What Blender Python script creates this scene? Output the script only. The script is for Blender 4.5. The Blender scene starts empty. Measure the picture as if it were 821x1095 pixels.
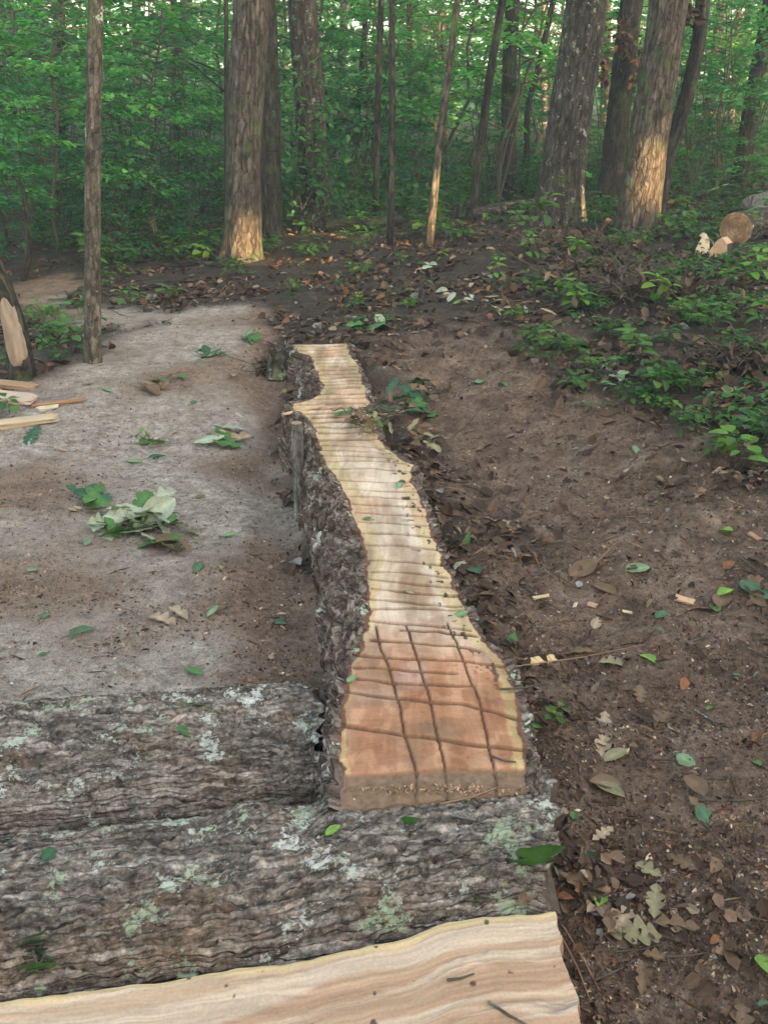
import bpy, math, random
import numpy as np
from mathutils import Vector, Matrix
from mathutils.bvhtree import BVHTree
R = math.radians
random.seed(7)
rng = np.random.default_rng(11)
scene = bpy.context.scene
COL = scene.collection

# ------------------------------------------------------------------ camera, sky, sun, exposure
FPX, PITCH, ROLL, EYE = 1060.0, 22.5, 3.5, 1.65
cam_d = bpy.data.cameras.new("camera"); cam = bpy.data.objects.new("camera", cam_d); COL.objects.link(cam)
cam_d.sensor_fit = 'VERTICAL'; cam_d.sensor_height = 24.0; cam_d.lens = 24.0 * FPX / 1095.0
cam_d.clip_start = 0.05; cam_d.clip_end = 600
RM = (Matrix.Rotation(R(90 - PITCH), 3, 'X') @ Matrix.Rotation(R(ROLL), 3, 'Z'))
cam.matrix_world = Matrix.Translation((0, 0, EYE)) @ RM.to_4x4()
scene.camera = cam
cam_d.dof.use_dof = False

SUN_AZ, SUN_EL = 38.0, 12.0          # sun stands behind the camera, to its right
sdir = Vector((math.sin(R(SUN_AZ)) * math.cos(R(SUN_EL)), -math.cos(R(SUN_AZ)) * math.cos(R(SUN_EL)), math.sin(R(SUN_EL))))
w = bpy.data.worlds.new("World"); scene.world = w; w.use_nodes = True
wn = w.node_tree.nodes; wl = w.node_tree.links
sky = wn.new('ShaderNodeTexSky'); sky.sky_type = 'NISHITA'; sky.sun_disc = False
sky.sun_elevation = R(SUN_EL); sky.sun_rotation = math.atan2(sdir.x, sdir.y)
sky.air_density = 1.0; sky.dust_density = 2.5; sky.ozone_density = 1.0
wn['Background'].inputs['Strength'].default_value = 0.15
wl.new(sky.outputs[0], wn['Background'].inputs[0])
sun_d = bpy.data.lights.new("sun", 'SUN'); sun_d.energy = 5.0; sun_d.angle = R(0.45); sun_d.color = (1.0, 0.68, 0.36)
sun = bpy.data.objects.new("sun", sun_d); COL.objects.link(sun)
sun.rotation_euler = sdir.to_track_quat('Z', 'Y').to_euler()
vs = scene.view_settings
vs.view_transform = 'Standard'; vs.look = 'None'; vs.gamma = 1.0; vs.use_curve_mapping = False
vs.exposure = 2.95
vs.use_white_balance = True; vs.white_balance_temperature = 7200; vs.white_balance_tint = 4
scene.cycles.max_bounces = 5; scene.cycles.diffuse_bounces = 3; scene.cycles.transmission_bounces = 4
scene.cycles.use_denoising = True
scene.cycles.caustics_reflective = False; scene.cycles.caustics_refractive = False

# ------------------------------------------------------------------ helpers
def pdir(px, py):
    return (RM @ Vector(((px - 410.5) / FPX, -(py - 547.5) / FPX, -1.0)))
ORI = Vector((0, 0, EYE))
def on_z(px, py, z):
    d = pdir(px, py); t = (z - EYE) / d.z
    return ORI + d * t
def on_y(px, py, y):
    d = pdir(px, py); return ORI + d * (y / d.y)

def _h(ix, iy, iz):
    n = (ix.astype(np.int64) * 374761393 + iy.astype(np.int64) * 668265263 + iz.astype(np.int64) * 2147483647) & 0xFFFFFFFF
    n = ((n ^ (n >> 13)) * 1274126177) & 0xFFFFFFFF
    n = n ^ (n >> 16)
    return (n & 0xFFFFFF) / float(0xFFFFFF)
def vnoise(x, y, z=None):
    x = np.asarray(x, float); y = np.asarray(y, float)
    z = np.zeros_like(x) if z is None else np.asarray(z, float) + np.zeros_like(x)
    xi, yi, zi = np.floor(x), np.floor(y), np.floor(z)
    fx, fy, fz = x - xi, y - yi, z - zi
    fx, fy, fz = [f * f * (3 - 2 * f) for f in (fx, fy, fz)]
    r = 0
    for dx in (0, 1):
        for dy in (0, 1):
            for dz in (0, 1):
                r = r + _h(xi + dx, yi + dy, zi + dz) * (fx if dx else 1 - fx) * (fy if dy else 1 - fy) * (fz if dz else 1 - fz)
    return r
def fbm(x, y, z=None, o=4):
    a, s, t = 0.5, 0, 0
    z = 0 if z is None else z
    for i in range(o):
        s = s + a * vnoise(np.asarray(x) * 2 ** i + 17 * i, np.asarray(y) * 2 ** i + 5 * i, np.asarray(x) * 0 + z * 2 ** i); t += a; a *= 0.5
    return s / t
def worley(x, y, seed=0.0):
    xi, yi = np.floor(x), np.floor(y); f1 = np.full(x.shape, 9.); f2 = f1.copy(); idv = np.zeros(x.shape)
    for dx in (-1, 0, 1):
        for dy in (-1, 0, 1):
            cx, cy = xi + dx, yi + dy; z = np.zeros_like(cx) + int(seed * 10)
            jx, jy, rv = _h(cx, cy, z), _h(cx, cy, z + 57), _h(cx, cy, z + 131)
            d = np.hypot(cx + jx - x, cy + jy - y)
            n1 = d < f1; f2 = np.where(n1, f1, np.minimum(f2, d)); idv = np.where(n1, rv, idv); f1 = np.where(n1, d, f1)
    return f1, f2 - f1, idv
def ss(a, b, x):
    t = np.clip((x - a) / (b - a), 0, 1); return t * t * (3 - 2 * t)

def mesh(name, V, F, mat, parent=None, col=None, uv=None, smooth=True, loc=None):
    """V (n,3); F (m,k) ints; col (n,3) point colours; uv (n,2) per vertex"""
    V = np.asarray(V, np.float32); F = np.asarray(F, np.int32)
    me = bpy.data.meshes.new(name)
    m, k = F.shape
    me.vertices.add(len(V)); me.vertices.foreach_set('co', V.ravel())
    me.loops.add(m * k); me.loops.foreach_set('vertex_index', F.ravel())
    me.polygons.add(m); me.polygons.foreach_set('loop_start', np.arange(0, m * k, k, dtype=np.int32))
    me.polygons.foreach_set('loop_total', np.full(m, k, np.int32))
    me.polygons.foreach_set('use_smooth', np.full(m, smooth))
    if mat: me.materials.append(mat)
    if col is not None:
        ca = me.color_attributes.new('col', 'FLOAT_COLOR', 'POINT')
        c4 = np.ones((len(V), 4), np.float32); c4[:, :3] = col
        ca.data.foreach_set('color', c4.ravel())
    if uv is not None:
        ul = me.uv_layers.new(name='UVMap')
        ul.data.foreach_set('uv', np.asarray(uv, np.float32)[F.ravel()].ravel())
    me.update(calc_edges=True); me.validate()
    o = bpy.data.objects.new(name, me); COL.objects.link(o)
    if parent: o.parent = parent
    if loc is not None: o.location = loc
    return o
def grid_faces(nr, nc, wrap=False):
    i = np.arange(nr - 1)[:, None]; j = np.arange(nc if wrap else nc - 1)[None, :]
    j2 = (j + 1) % nc
    return np.stack([i * nc + j, i * nc + j2, (i + 1) * nc + j2, (i + 1) * nc + j], -1).reshape(-1, 4)
def tag(o, label=None, cat=None, group=None, kind=None):
    if label: o['label'] = label
    if cat: o['category'] = cat
    if group: o['group'] = group
    if kind: o['kind'] = kind
    return o
def empty(name, loc, label, cat, group=None):
    o = bpy.data.objects.new(name, None); COL.objects.link(o); o.location = loc; o.empty_display_size = 0.1
    return tag(o, label, cat, group)
def copy_tree(o, parent=None):
    c = o.copy(); COL.objects.link(c)
    if parent: c.parent = parent
    for ch in list(o.children): copy_tree(ch, c)
    return c

# ------------------------------------------------------------------ materials
def newmat(name):
    m = bpy.data.materials.new(name); m.use_nodes = True
    nt = m.node_tree; b = nt.nodes['Principled BSDF']
    return m, nt, b
def N(nt, t, **kw):
    n = nt.nodes.new(t)
    for k, v in kw.items():
        if k.startswith('i_'): n.inputs[k[2:].replace('_', ' ')].default_value = v
        else: setattr(n, k, v)
    return n
def ramp(nt, fac, stops, interp='LINEAR'):
    r = N(nt, 'ShaderNodeValToRGB'); cr = r.color_ramp; cr.interpolation = interp
    while len(cr.elements) < len(stops): cr.elements.new(0.5)
    for e, (p, c) in zip(cr.elements, stops):
        e.position = p; e.color = (*c, 1) if len(c) == 3 else c
    nt.links.new(fac, r.inputs[0]); return r.outputs[0]
def mix(nt, f, a, b, bt='MIX'):
    m = N(nt, 'ShaderNodeMix', data_type='RGBA', blend_type=bt)
    for s, v in ((m.inputs[0], f), (m.inputs[6], a), (m.inputs[7], b)):
        if hasattr(v, 'is_linked'): nt.links.new(v, s)
        elif isinstance(v, (int, float)): s.default_value = v
        else: s.default_value = (*v, 1)
    return m.outputs[2]
def math_(nt, op, a, b=0.0):
    m = N(nt, 'ShaderNodeMath', operation=op)
    for s, v in ((m.inputs[0], a), (m.inputs[1], b)):
        if hasattr(v, 'is_linked'): nt.links.new(v, s)
        else: s.default_value = v
    return m.outputs[0]
def noise(nt, vec, scale, detail=5, rough=0.6, dist=0.0, sc=(1, 1, 1)):
    mp = N(nt, 'ShaderNodeMapping'); mp.inputs['Scale'].default_value = sc
    nt.links.new(vec, mp.inputs[0])
    n = N(nt, 'ShaderNodeTexNoise'); n.inputs['Scale'].default_value = scale; n.inputs['Detail'].default_value = detail
    n.inputs['Roughness'].default_value = rough; n.inputs['Distortion'].default_value = dist
    nt.links.new(mp.outputs[0], n.inputs[0]); return n.outputs[0]
def voro(nt, vec, scale, sc=(1, 1, 1), feature='F1', rnd=1.0):
    mp = N(nt, 'ShaderNodeMapping'); mp.inputs['Scale'].default_value = sc
    nt.links.new(vec, mp.inputs[0])
    n = N(nt, 'ShaderNodeTexVoronoi', feature=feature); n.inputs['Scale'].default_value = scale
    nt.links.new(mp.outputs[0], n.inputs['Vector']); return n
def bump(nt, b, h, strength=0.5, dist=0.01):
    bm = N(nt, 'ShaderNodeBump'); bm.inputs['Strength'].default_value = strength; bm.inputs['Distance'].default_value = dist
    nt.links.new(h, bm.inputs['Height']); nt.links.new(bm.outputs[0], b.inputs['Normal'])

def bark_mat(name, dark, mid, light, sx=5, sy=40, lichen=0.0, lic_col=(0.34, 0.40, 0.29), lic_scale=7, moss=0.0, bscale=0.012, plates=(6, 26), gain=1.0, ck=.42, dust=0.0, flk=(30, 60)):
    """uv: x along the log or trunk in metres, y round it in metres"""
    m, nt, b = newmat(name)
    uv = N(nt, 'ShaderNodeUVMap').outputs[0]
    obj = N(nt, 'ShaderNodeTexCoord').outputs['Object']
    n1 = noise(nt, uv, 1.0, 6, 0.65, 0.6, (sx, sy, 1))
    n2 = noise(nt, obj, 9, 5, 0.7)
    n3 = noise(nt, obj, 90, 3, 0.7)
    c = ramp(nt, n1, [(0.33, dark), (0.47, mid), (0.66, light)])
    dv = N(nt, 'ShaderNodeTexNoise'); dv.inputs['Scale'].default_value = 14; dv.inputs['Detail'].default_value = 3; nt.links.new(obj, dv.inputs[0])
    sb = N(nt, 'ShaderNodeVectorMath', operation='SUBTRACT'); nt.links.new(dv.outputs['Color'], sb.inputs[0]); sb.inputs[1].default_value = (.5, .5, .5)
    sm = N(nt, 'ShaderNodeVectorMath', operation='MULTIPLY'); nt.links.new(sb.outputs[0], sm.inputs[0]); sm.inputs[1].default_value = (.22, .045, 0)
    ad = N(nt, 'ShaderNodeVectorMath', operation='ADD'); nt.links.new(uv, ad.inputs[0]); nt.links.new(sm.outputs[0], ad.inputs[1])
    ve = voro(nt, ad.outputs[0], 1.0, (*plates, 1), 'DISTANCE_TO_EDGE'); vf = voro(nt, ad.outputs[0], 1.0, (*plates, 1))
    crack = ramp(nt, ve.outputs['Distance'], [(0.0, (0, 0, 0)), (0.13, (1, 1, 1))])
    c = mix(nt, 1.0, c, ramp(nt, vf.outputs['Color'], [(0.1, (.62 * gain, .60 * gain, .58 * gain)), (0.9, (1.35 * gain, 1.35 * gain, 1.35 * gain))]), 'MULTIPLY')
    c = mix(nt, 1.0, c, mix(nt, crack, (ck, ck * .95, ck * .92), (1, 1, 1)), 'MULTIPLY')
    c = mix(nt, 0.55, c, ramp(nt, n2, [(0.3, (0.35, 0.32, 0.30)), (0.5, (0.9, 0.88, 0.86)), (0.7, (1.5, 1.4, 1.3))]), 'MULTIPLY')
    c = mix(nt, 0.5, c, ramp(nt, n3, [(0.3, (0.5, 0.5, 0.5)), (0.7, (1.5, 1.5, 1.5))]), 'MULTIPLY')
    if dust > 0:
        dm = ramp(nt, noise(nt, obj, 5, 5, .65), [(.50, (0, 0, 0)), (.66, (dust, dust, dust))])
        c = mix(nt, dm, c, mix(nt, n3, (.12, .07, .045), (.24, .155, .10)))
        n4 = noise(nt, obj, 45, 5, .8)
        c = mix(nt, .75, c, ramp(nt, n4, [(.36, (.30, .28, .27)), (.5, (1, 1, 1)), (.66, (1.9, 1.8, 1.75))]), 'MULTIPLY')
    h = math_(nt, 'ADD', math_(nt, 'ADD', n1, math_(nt, 'MULTIPLY', n3, 0.35)), math_(nt, 'MULTIPLY', crack, .55))
    if lichen > 0:
        l1 = noise(nt, obj, lic_scale, 3, 0.6)
        l2 = noise(nt, obj, lic_scale * 7, 5, 0.75)
        a = math_(nt, 'MULTIPLY', math_(nt, 'SUBTRACT', l1, 0.62 - 0.10 * lichen), 2.2)
        s = math_(nt, 'ADD', a, math_(nt, 'MULTIPLY', math_(nt, 'SUBTRACT', l2, 0.58), 1.6))
        mk = ramp(nt, s, [(0.02, (0, 0, 0)), (0.06, (1, 1, 1))])
        lc = ramp(nt, noise(nt, obj, 3.1, 2, 0.5), [(0.42, (0.50, 0.50, 0.46)), (0.58, lic_col)])
        lc = mix(nt, 0.6, lc, ramp(nt, n3, [(0.3, (0.55, 0.55, 0.55)), (0.7, (1.3, 1.3, 1.3))]), 'MULTIPLY')
        # scattered white flakes of lichen
        v2 = voro(nt, uv, 1.0, (*flk, 1))
        fl = ramp(nt, math_(nt, 'ADD', v2.outputs['Distance'], math_(nt, 'MULTIPLY', noise(nt, obj, 60, 2), 0.5)), [(0.30, (1, 1, 1)), (0.36, (0, 0, 0))])
        gate = ramp(nt, noise(nt, obj, 14, 2), [(0.47, (0, 0, 0)), (0.53, (1, 1, 1))])
        fl = mix(nt, 1.0, fl, gate, 'MULTIPLY')
        c = mix(nt, mix(nt, 1.0, fl, (.7, .7, .7), 'MULTIPLY'), c, (0.38, 0.38, 0.35))
        c = mix(nt, mk, c, lc)
        h = math_(nt, 'ADD', h, math_(nt, 'MULTIPLY', mk, 0.1))
    if moss > 0:
        ms = ramp(nt, noise(nt, obj, 5, 4, 0.6), [(0.62 - moss * 0.2, (0, 0, 0)), (0.75 - moss * 0.2, (1, 1, 1))])
        c = mix(nt, ms, c, mix(nt, 0.65, c, (0.07, 0.11, 0.03)))
    nt.links.new(c, b.inputs['Base Color']); b.inputs['Roughness'].default_value = 0.9
    b.inputs['Specular IOR Level'].default_value = 0.25
    bump(nt, b, h, 0.9, bscale)
    return m
def attr_mat(name, rough=0.7, trans=0.0, vary=0.25, scale=60, bmp=0.0, gain=1.0):
    m, nt, b = newmat(name)
    at = N(nt, 'ShaderNodeAttribute', attribute_name='col').outputs['Color']
    obj = N(nt, 'ShaderNodeTexCoord').outputs['Object']
    n = noise(nt, obj, scale, 4, 0.7)
    c = mix(nt, 1.0, at, ramp(nt, n, [(0.25, (1 - vary,) * 3), (0.75, (1 + vary,) * 3)]), 'MULTIPLY')
    if trans > .3:
        oi = N(nt, 'ShaderNodeObjectInfo').outputs['Random']
        c = mix(nt, 1.0, c, ramp(nt, oi, [(0, (.70, .76, .84)), (.35, (1.0, 1.0, 1.0)), (.7, (1.25, 1.2, 1.0)), (1, (1.9, 1.6, 1.1))]), 'MULTIPLY')
    nt.links.new(c, b.inputs['Base Color']); b.inputs['Roughness'].default_value = rough
    b.inputs['Specular IOR Level'].default_value = 0.3
    if bmp: bump(nt, b, n, 0.6, bmp)
    if trans > 0:
        out = nt.nodes['Material Output']
        t = N(nt, 'ShaderNodeBsdfTranslucent')
        tc = mix(nt, 1.0, c, (0.95 * gain, 1.55 * gain, 0.80 * gain), 'MULTIPLY')
        nt.links.new(tc, t.inputs[0])
        ms = N(nt, 'ShaderNodeMixShader'); ms.inputs[0].default_value = trans
        nt.links.new(b.outputs[0], ms.inputs[1]); nt.links.new(t.outputs[0], ms.inputs[2]); nt.links.new(ms.outputs[0], out.inputs[0])
    return m
def plain(name, c, rough=0.8, vary=0.3, scale=40, bmp=0.004):
    m, nt, b = newmat(name)
    obj = N(nt, 'ShaderNodeTexCoord').outputs['Object']
    n = noise(nt, obj, scale, 5, 0.7)
    cc = mix(nt, 1.0, c, ramp(nt, n, [(0.25, (1 - vary,) * 3), (0.75, (1 + vary,) * 3)]), 'MULTIPLY')
    nt.links.new(cc, b.inputs['Base Color']); b.inputs['Roughness'].default_value = rough
    bump(nt, b, n, 0.6, bmp); return m

M_leaf = attr_mat('leaf_green', 0.5, 0.46, 0.2, 25)
M_fallen = attr_mat('fallen_leaf', 0.6, 0.12, 0.25, 120, 0.001)
M_litter = attr_mat('litter', 0.75, 0.0, 0.35, 70)
M_woodc = attr_mat('sawn_wood', 0.75, 0.0, 0.16, 180, 0.0025)
M_bark_grey = bark_mat('bark_grey', (0.035, 0.026, 0.022), (0.10, 0.082, 0.070), (0.21, 0.185, 0.16), 9, 40, 0.30, lic_scale=14, moss=0.2, gain=.62)
M_bark_brown = bark_mat('bark_brown', (0.035, 0.022, 0.016), (0.10, 0.083, 0.070), (0.215, 0.188, 0.160), 8, 42, 0.0, moss=0.3, gain=.74)
M_bark_dark = bark_mat('bark_dark', (0.018, 0.015, 0.013), (0.05, 0.042, 0.036), (0.10, 0.088, 0.075), 7, 40, 0.0, moss=0.35, gain=.8)
M_bark_smooth = bark_mat('bark_smooth', (0.08, 0.065, 0.052), (0.16, 0.135, 0.11), (0.26, 0.23, 0.19), 14, 30, 0.12, moss=0.25, bscale=0.004, plates=(10, 40), gain=.72)
M_bark_pale = bark_mat('bark_pale', (0.10, 0.095, 0.09), (0.2, 0.19, 0.18), (0.33, 0.32, 0.30), 8, 30, 0.2, bscale=0.006)
M_log_bark = bark_mat('log_bark', (0.055, 0.045, 0.040), (0.128, 0.108, 0.096), (0.235, 0.212, 0.196), 12, 52, .85, lic_scale=12, bscale=0.010, plates=(9, 60), gain=1.28, ck=.62, dust=.5, flk=(48, 80), lic_col=(.30, .34, .24))
M_walk_bark = bark_mat('walkway_bark', (0.045, 0.028, 0.023), (0.13, 0.088, 0.073), (0.30, 0.25, 0.225), 14, 30, 0.42, lic_scale=9, bscale=0.012, plates=(22, 26))

# ------------------------------------------------------------------ terrain
ctrl = []
def cp(px, py, y): p = on_y(px, py, y); ctrl.append((p.x, p.y, p.z))
for a in [(97, 388, 5.5), (260, 280, 9.4), (335, 245, 10.8), (418, 262, 9.2), (597, 240, 9.3), (682, 248, 8.6), (785, 275, 7.3),
          (800, 470, 3.9), (30, 300, 9.0), (25, 402, 5.1), (540, 330, 6.4), (400, 350, 6.0), (700, 360, 5.4)]: cp(*a)
print('ctrl', [tuple(round(v, 2) for v in c) for c in ctrl])
ctrl += [(-1.5, 0, 0.0), (-3, 2, 0.0), (0, -1, 0.08), (1.5, 1, 0.16), (3, 0, 0.3), (-1, 3, 0.0), (-0.6, 1.5, 0.02), (0.9, 2.5, 0.16), (-1.0, 4.5, -0.02),
         (-6, 5, -0.2), (-4, -4, 0), (4, -4, .2), (6, 4, 0.9), (0.6, 4.2, 0.15),
         (-8, 14, 0.0), (0, 15, 0.35), (8, 14, 1.5), (-25, 30, 0.2), (0, 30, 0.7), (25, 30, 2.6), (-60, 60, 1), (0, 70, 1.4), (60, 60, 5), (-40, -40, 0), (40, -40, 1), (0, -50, 0), (-120, 20, 0), (120, 20, 5)]
C = np.array(ctrl)
def _phi(d): return d
K = _phi(np.linalg.norm(C[:, None, :2] - C[None, :, :2], axis=2)) - np.eye(len(C)) * 0.25
A_ = np.block([[K, np.ones((len(C), 1))], [np.ones((1, len(C))), np.zeros((1, 1))]])
sol = np.linalg.solve(A_, np.append(C[:, 2], 0)); WT, W0 = sol[:-1], sol[-1]
def G0(x, y):
    x = np.asarray(x, float); y = np.asarray(y, float); z = np.full(x.shape, W0)
    for (cx, cy, _), wt in zip(C, WT): z = z + wt * np.sqrt((x - cx) ** 2 + (y - cy) ** 2 + 0.35)
    return z
OFF = 0.0

# pale walkway outline (sawn face), traced on the plane of its top
ZT = 0.35
Lp = [(311.7, 368), (319, 376.5), (331, 380), (336, 393.6), (339.7, 403), (344.5, 413), (342, 422), (328.7, 427.7), (314, 431.5), (312.5, 436), (324, 443.5), (332.4, 451),
      (338.5, 466.7), (341, 483.7), (345.8, 496), (353, 503), (365, 520), (373, 544), (381.5, 565), (388.5, 585.6), (391, 602), (392.6, 635), (391.8, 672), (383, 693), (370, 722), (365.5, 747), (364, 780), (365, 825.7), (363, 855)]
Rp = [(361.6, 360.7), (370, 369), (373.8, 383.8), (382.3, 393.6), (387, 405.8), (393.3, 422.8), (399.4, 442.3), (402, 455), (406.7, 472.8), (416.4, 481), (431, 494.2), (442.7, 498.3), (437.5, 505.5),
      (440.8, 515.4), (448, 530), (454, 544), (466, 577), (478.8, 610.4), (491, 639.4), (505.7, 668.4), (520, 689), (534.7, 705.6), (545, 726), (553, 759.5), (559.5, 788), (565, 825.7), (566.5, 838)]
LW = np.array([on_z(x, y, ZT)[:2] for x, y in Lp][::-1]); RW = np.array([on_z(x, y, ZT)[:2] for x, y in Rp][::-1])
def mono(a):
    a = a.copy()
    for i in range(1, len(a)): a[i, 1] = max(a[i, 1], a[i - 1, 1] + 0.004)
    return a
LW, RW = mono(LW), mono(RW)
def xL(y): return np.interp(y, LW[:, 1], LW[:, 0])
def xR(y): return np.interp(y, RW[:, 1], RW[:, 0])
print('walk L', LW[0], LW[-1], 'R', RW[0], RW[-1])
Y0, Y1 = LW[0, 1], LW[-1, 1]
def xmid(y): return 0.5 * (xL(np.clip(y, Y0, Y1)) + xR(np.clip(y, Y0, Y1)))

def Gz(x, y):
    x = np.asarray(x, float); y = np.asarray(y, float)
    z = G0(x, y)
    # bank of soil pushed against the right side of the walkway, hollow on its left
    along = ss(Y0 - 0.6, Y0 + .1, y) * (1 - ss(Y1 - .2, Y1 + .9, y))
    dx = x - xmid(y)
    z = z + along * (0.06 * np.exp(-((dx - 0.28) / 0.16) ** 2) - 0.05 * np.exp(-((dx + 0.3) / 0.15) ** 2))
    near = 1 - ss(7, 14, y)
    rough = ss(-0.1, 0.6, dx) * near
    z = z + (fbm(x * 1.6, y * 1.6, o=3) - 0.5) * 0.10 * (0.35 + 0.65 * rough)
    z = z + (fbm(x * 9, y * 9, 3.0, o=4) - 0.5) * (0.020 + 0.030 * rough) * (1 - ss(12, 20, y))
    z = z + (fbm(x * 42, y * 42, 7.0, o=3) - 0.5) * (0.010 + 0.012 * rough) * (1 - ss(4, 7, y))
    return z
def axis(a0, a1, d0, g, hi):
    r = [a0]
    while r[-1] < a1: r.append(r[-1] + min(hi, d0 + g * abs(r[-1] - a0)))
    return np.array(r)
ys = np.concatenate([-axis(0, 60, .08, .16, 12)[::-1][:-1] + 0.6, axis(0.6, 150, 0.0095, 0.0066, 6)])
xr = axis(1.3, 120, 0.0115, 0.017, 8); xc = np.arange(-1.3, 1.3, 0.0112); xs = np.concatenate([-xr[::-1], xc, xr])
GX, GY = np.meshgrid(xs, ys)
gz = Gz(GX, GY)
print('ground', GX.shape)

def poly_sd(P, X, Y):
    P = np.array(P); inside = np.zeros(X.shape, bool); d = np.full(X.shape, 1e9)
    for i in range(len(P)):
        a, b = P[i], P[(i + 1) % len(P)]
        e = b - a; t = np.clip(((X - a[0]) * e[0] + (Y - a[1]) * e[1]) / (e @ e + 1e-12), 0, 1)
        d = np.minimum(d, np.hypot(X - a[0] - t * e[0], Y - a[1] - t * e[1]))
        c = ((a[1] > Y) != (b[1] > Y)) & (X < (b[0] - a[0]) * (Y - a[1]) / (b[1] - a[1] + 1e-12) + a[0]); inside ^= c
    return np.where(inside, d, -d)
def wpoly(pts, z=0.0): return [tuple(on_z(x, y, z)[:2]) for x, y in pts]
trail = wpoly([(-500, 1100), (-420, 640), (-200, 500), (0, 470), (60, 430), (130, 388), (210, 358), (270, 368), (300, 395), (312, 470), (318, 560), (345, 690), (350, 1100)])
path2 = wpoly([(130, 392), (90, 372), (40, 352), (10, 330), (22, 306), (60, 296), (82, 300), (78, 316), (70, 335), (120, 350), (220, 362)])
mud = wpoly([(415, 400), (520, 400), (600, 470), (720, 520), (800, 600), (900, 800), (850, 1150), (540, 1150), (560, 780), (470, 560)], .1)
def masks(X, Y):
    n = (fbm(X * 3, Y * 3, 1.0, o=4) - 0.5)
    t = np.maximum(ss(-0.12, 0.16, poly_sd(trail, X, Y) + n * 0.45), 1.0 * ss(-0.15, 0.2, poly_sd(path2, X, Y) + n * 0.9))
    mm = ss(-0.3, 0.3, poly_sd(mud, X, Y) + n * 0.9)
    dust = fbm(X * 1.3 + 4, Y * 1.3, 9.0, o=3)
    dust = np.clip(dust + 0.30 * np.exp(-((X - xL(np.clip(Y, Y0, Y1)) + .18) / .2) ** 2) + 0.2 * ss(3.4, 5.5, Y), 0, 1)
    return t, mm, dust
t_, m_, d_ = masks(GX, GY)
gcol = np.stack([t_, m_, d_], -1).reshape(-1, 3)

def ground_mat():
    m, nt, b = newmat('forest_soil')
    at = N(nt, 'ShaderNodeAttribute', attribute_name='col').outputs['Color']
    sp = N(nt, 'ShaderNodeSeparateColor'); nt.links.new(at, sp.inputs[0])
    obj = N(nt, 'ShaderNodeTexCoord').outputs['Object']
    nA = noise(nt, obj, 7, 6, 0.68, 0.3); nB = noise(nt, obj, 38, 6, 0.75); nC = noise(nt, obj, 160, 4, 0.75)
    nS = noise(nt, obj, 11, 8, 0.76, 0.3, (1, 1.25, 1))
    pale = ramp(nt, nS, [(0.34, (0.22, 0.170, 0.140)), (0.46, (0.34, 0.285, 0.250)), (0.58, (0.45, 0.39, 0.350)), (0.68, (0.62, 0.565, 0.525))])
    dust = ramp(nt, nA, [(0.3, (0.14, 0.085, 0.060)), (0.52, (0.26, 0.17, 0.125)), (0.7, (0.32, 0.23, 0.18))])
    df = ramp(nt, math_(nt, 'ADD', sp.outputs[2], math_(nt, 'MULTIPLY', math_(nt, 'SUBTRACT', nB, 0.5), 0.55)), [(0.50, (0, 0, 0)), (0.74, (1, 1, 1))])
    tr = mix(nt, df, pale, dust)
    mudc = ramp(nt, nA, [(0.3, (0.078, 0.045, 0.031)), (0.5, (0.190, 0.120, 0.086)), (0.72, (0.31, 0.22, 0.170))])
    lit = ramp(nt, nA, [(0.3, (0.018, 0.012, 0.009)), (0.5, (0.050, 0.034, 0.025)), (0.72, (0.10, 0.070, 0.052))])
    c = mix(nt, sp.outputs[1], lit, mudc); c = mix(nt, sp.outputs[0], c, tr)
    c = mix(nt, 0.8, c, ramp(nt, nB, [(0.32, (0.38, 0.34, 0.31)), (0.5, (1, 1, 1)), (0.68, (1.6, 1.55, 1.5))]), 'MULTIPLY')
    c = mix(nt, 0.9, c, ramp(nt, nC, [(0.3, (0.5, 0.5, 0.5)), (0.5, (1, 1, 1)), (0.72, (1.8, 1.7, 1.6))]), 'MULTIPLY')
    nt.links.new(c, b.inputs['Base Color']); b.inputs['Roughness'].default_value = 0.82; b.inputs['Specular IOR Level'].default_value = 0.3
    bump(nt, b, math_(nt, 'ADD', nB, math_(nt, 'MULTIPLY', nC, 0.8)), 1.0, 0.02)
    return m
ground = mesh('ground', np.stack([GX, GY, gz], -1).reshape(-1, 3), grid_faces(*GX.shape), ground_mat(), col=gcol)
tag(ground, kind='structure')

# ------------------------------------------------------------------ the walkway log
rows_px = [(476, 1), (481.5, 1), (488, 1), (493.6, 1), (502, 1), (513, 1), (523, 1), (531, 1), (539, 2), (548, 3), (558, 3), (570, 3), (582, 4), (599.5, 3), (611.6, 3), (620, 5), (630, 4), (641, 5), (652, -1), (665, 7)]
far_rows = [366, 370, 373.6, 377, 381, 385, 388.6, 392, 396, 400, 404, 407.6, 411, 415, 421, 426, 432, 437, 441.5, 446, 451, 457, 463, 470]
ny, nu = 2300, 130
yy = np.concatenate([np.linspace(Y0, Y0 + 1.1, 700, endpoint=False), np.linspace(Y0 + 1.1, Y1, 1600)])
uu = np.linspace(0, 1, nu)
jag = (fbm(yy * 16, yy * 0 + 3, o=5) - .5) * 0.024
jag2 = (fbm(yy * 16, yy * 0 + 9, o=5) - .5) * 0.022
XL = xL(yy) + jag; XR = xR(yy) + jag2
X = XL[:, None] + (XR - XL)[:, None] * uu[None, :]
skew0 = RW[0, 1] - LW[0, 1]      # near end is cut slightly askew
Y = yy[:, None] + (uu[None, :] - 0) * skew0 * (1 - ss(Y0, Y0 + 0.9, yy))[:, None]
Y = Y + 0.10 * (uu[None, :] - 0.0) * ss(Y1 - 1.2, Y1, yy)[:, None]
Z = np.full(X.shape, ZT) + (fbm(X * 5, Y * 5, 2.0, o=3) - .5) * 0.016 + (fbm(X * 40, Y * 60, 1.0, o=2) - .5) * 0.0025
kerf = np.zeros(X.shape)
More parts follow.
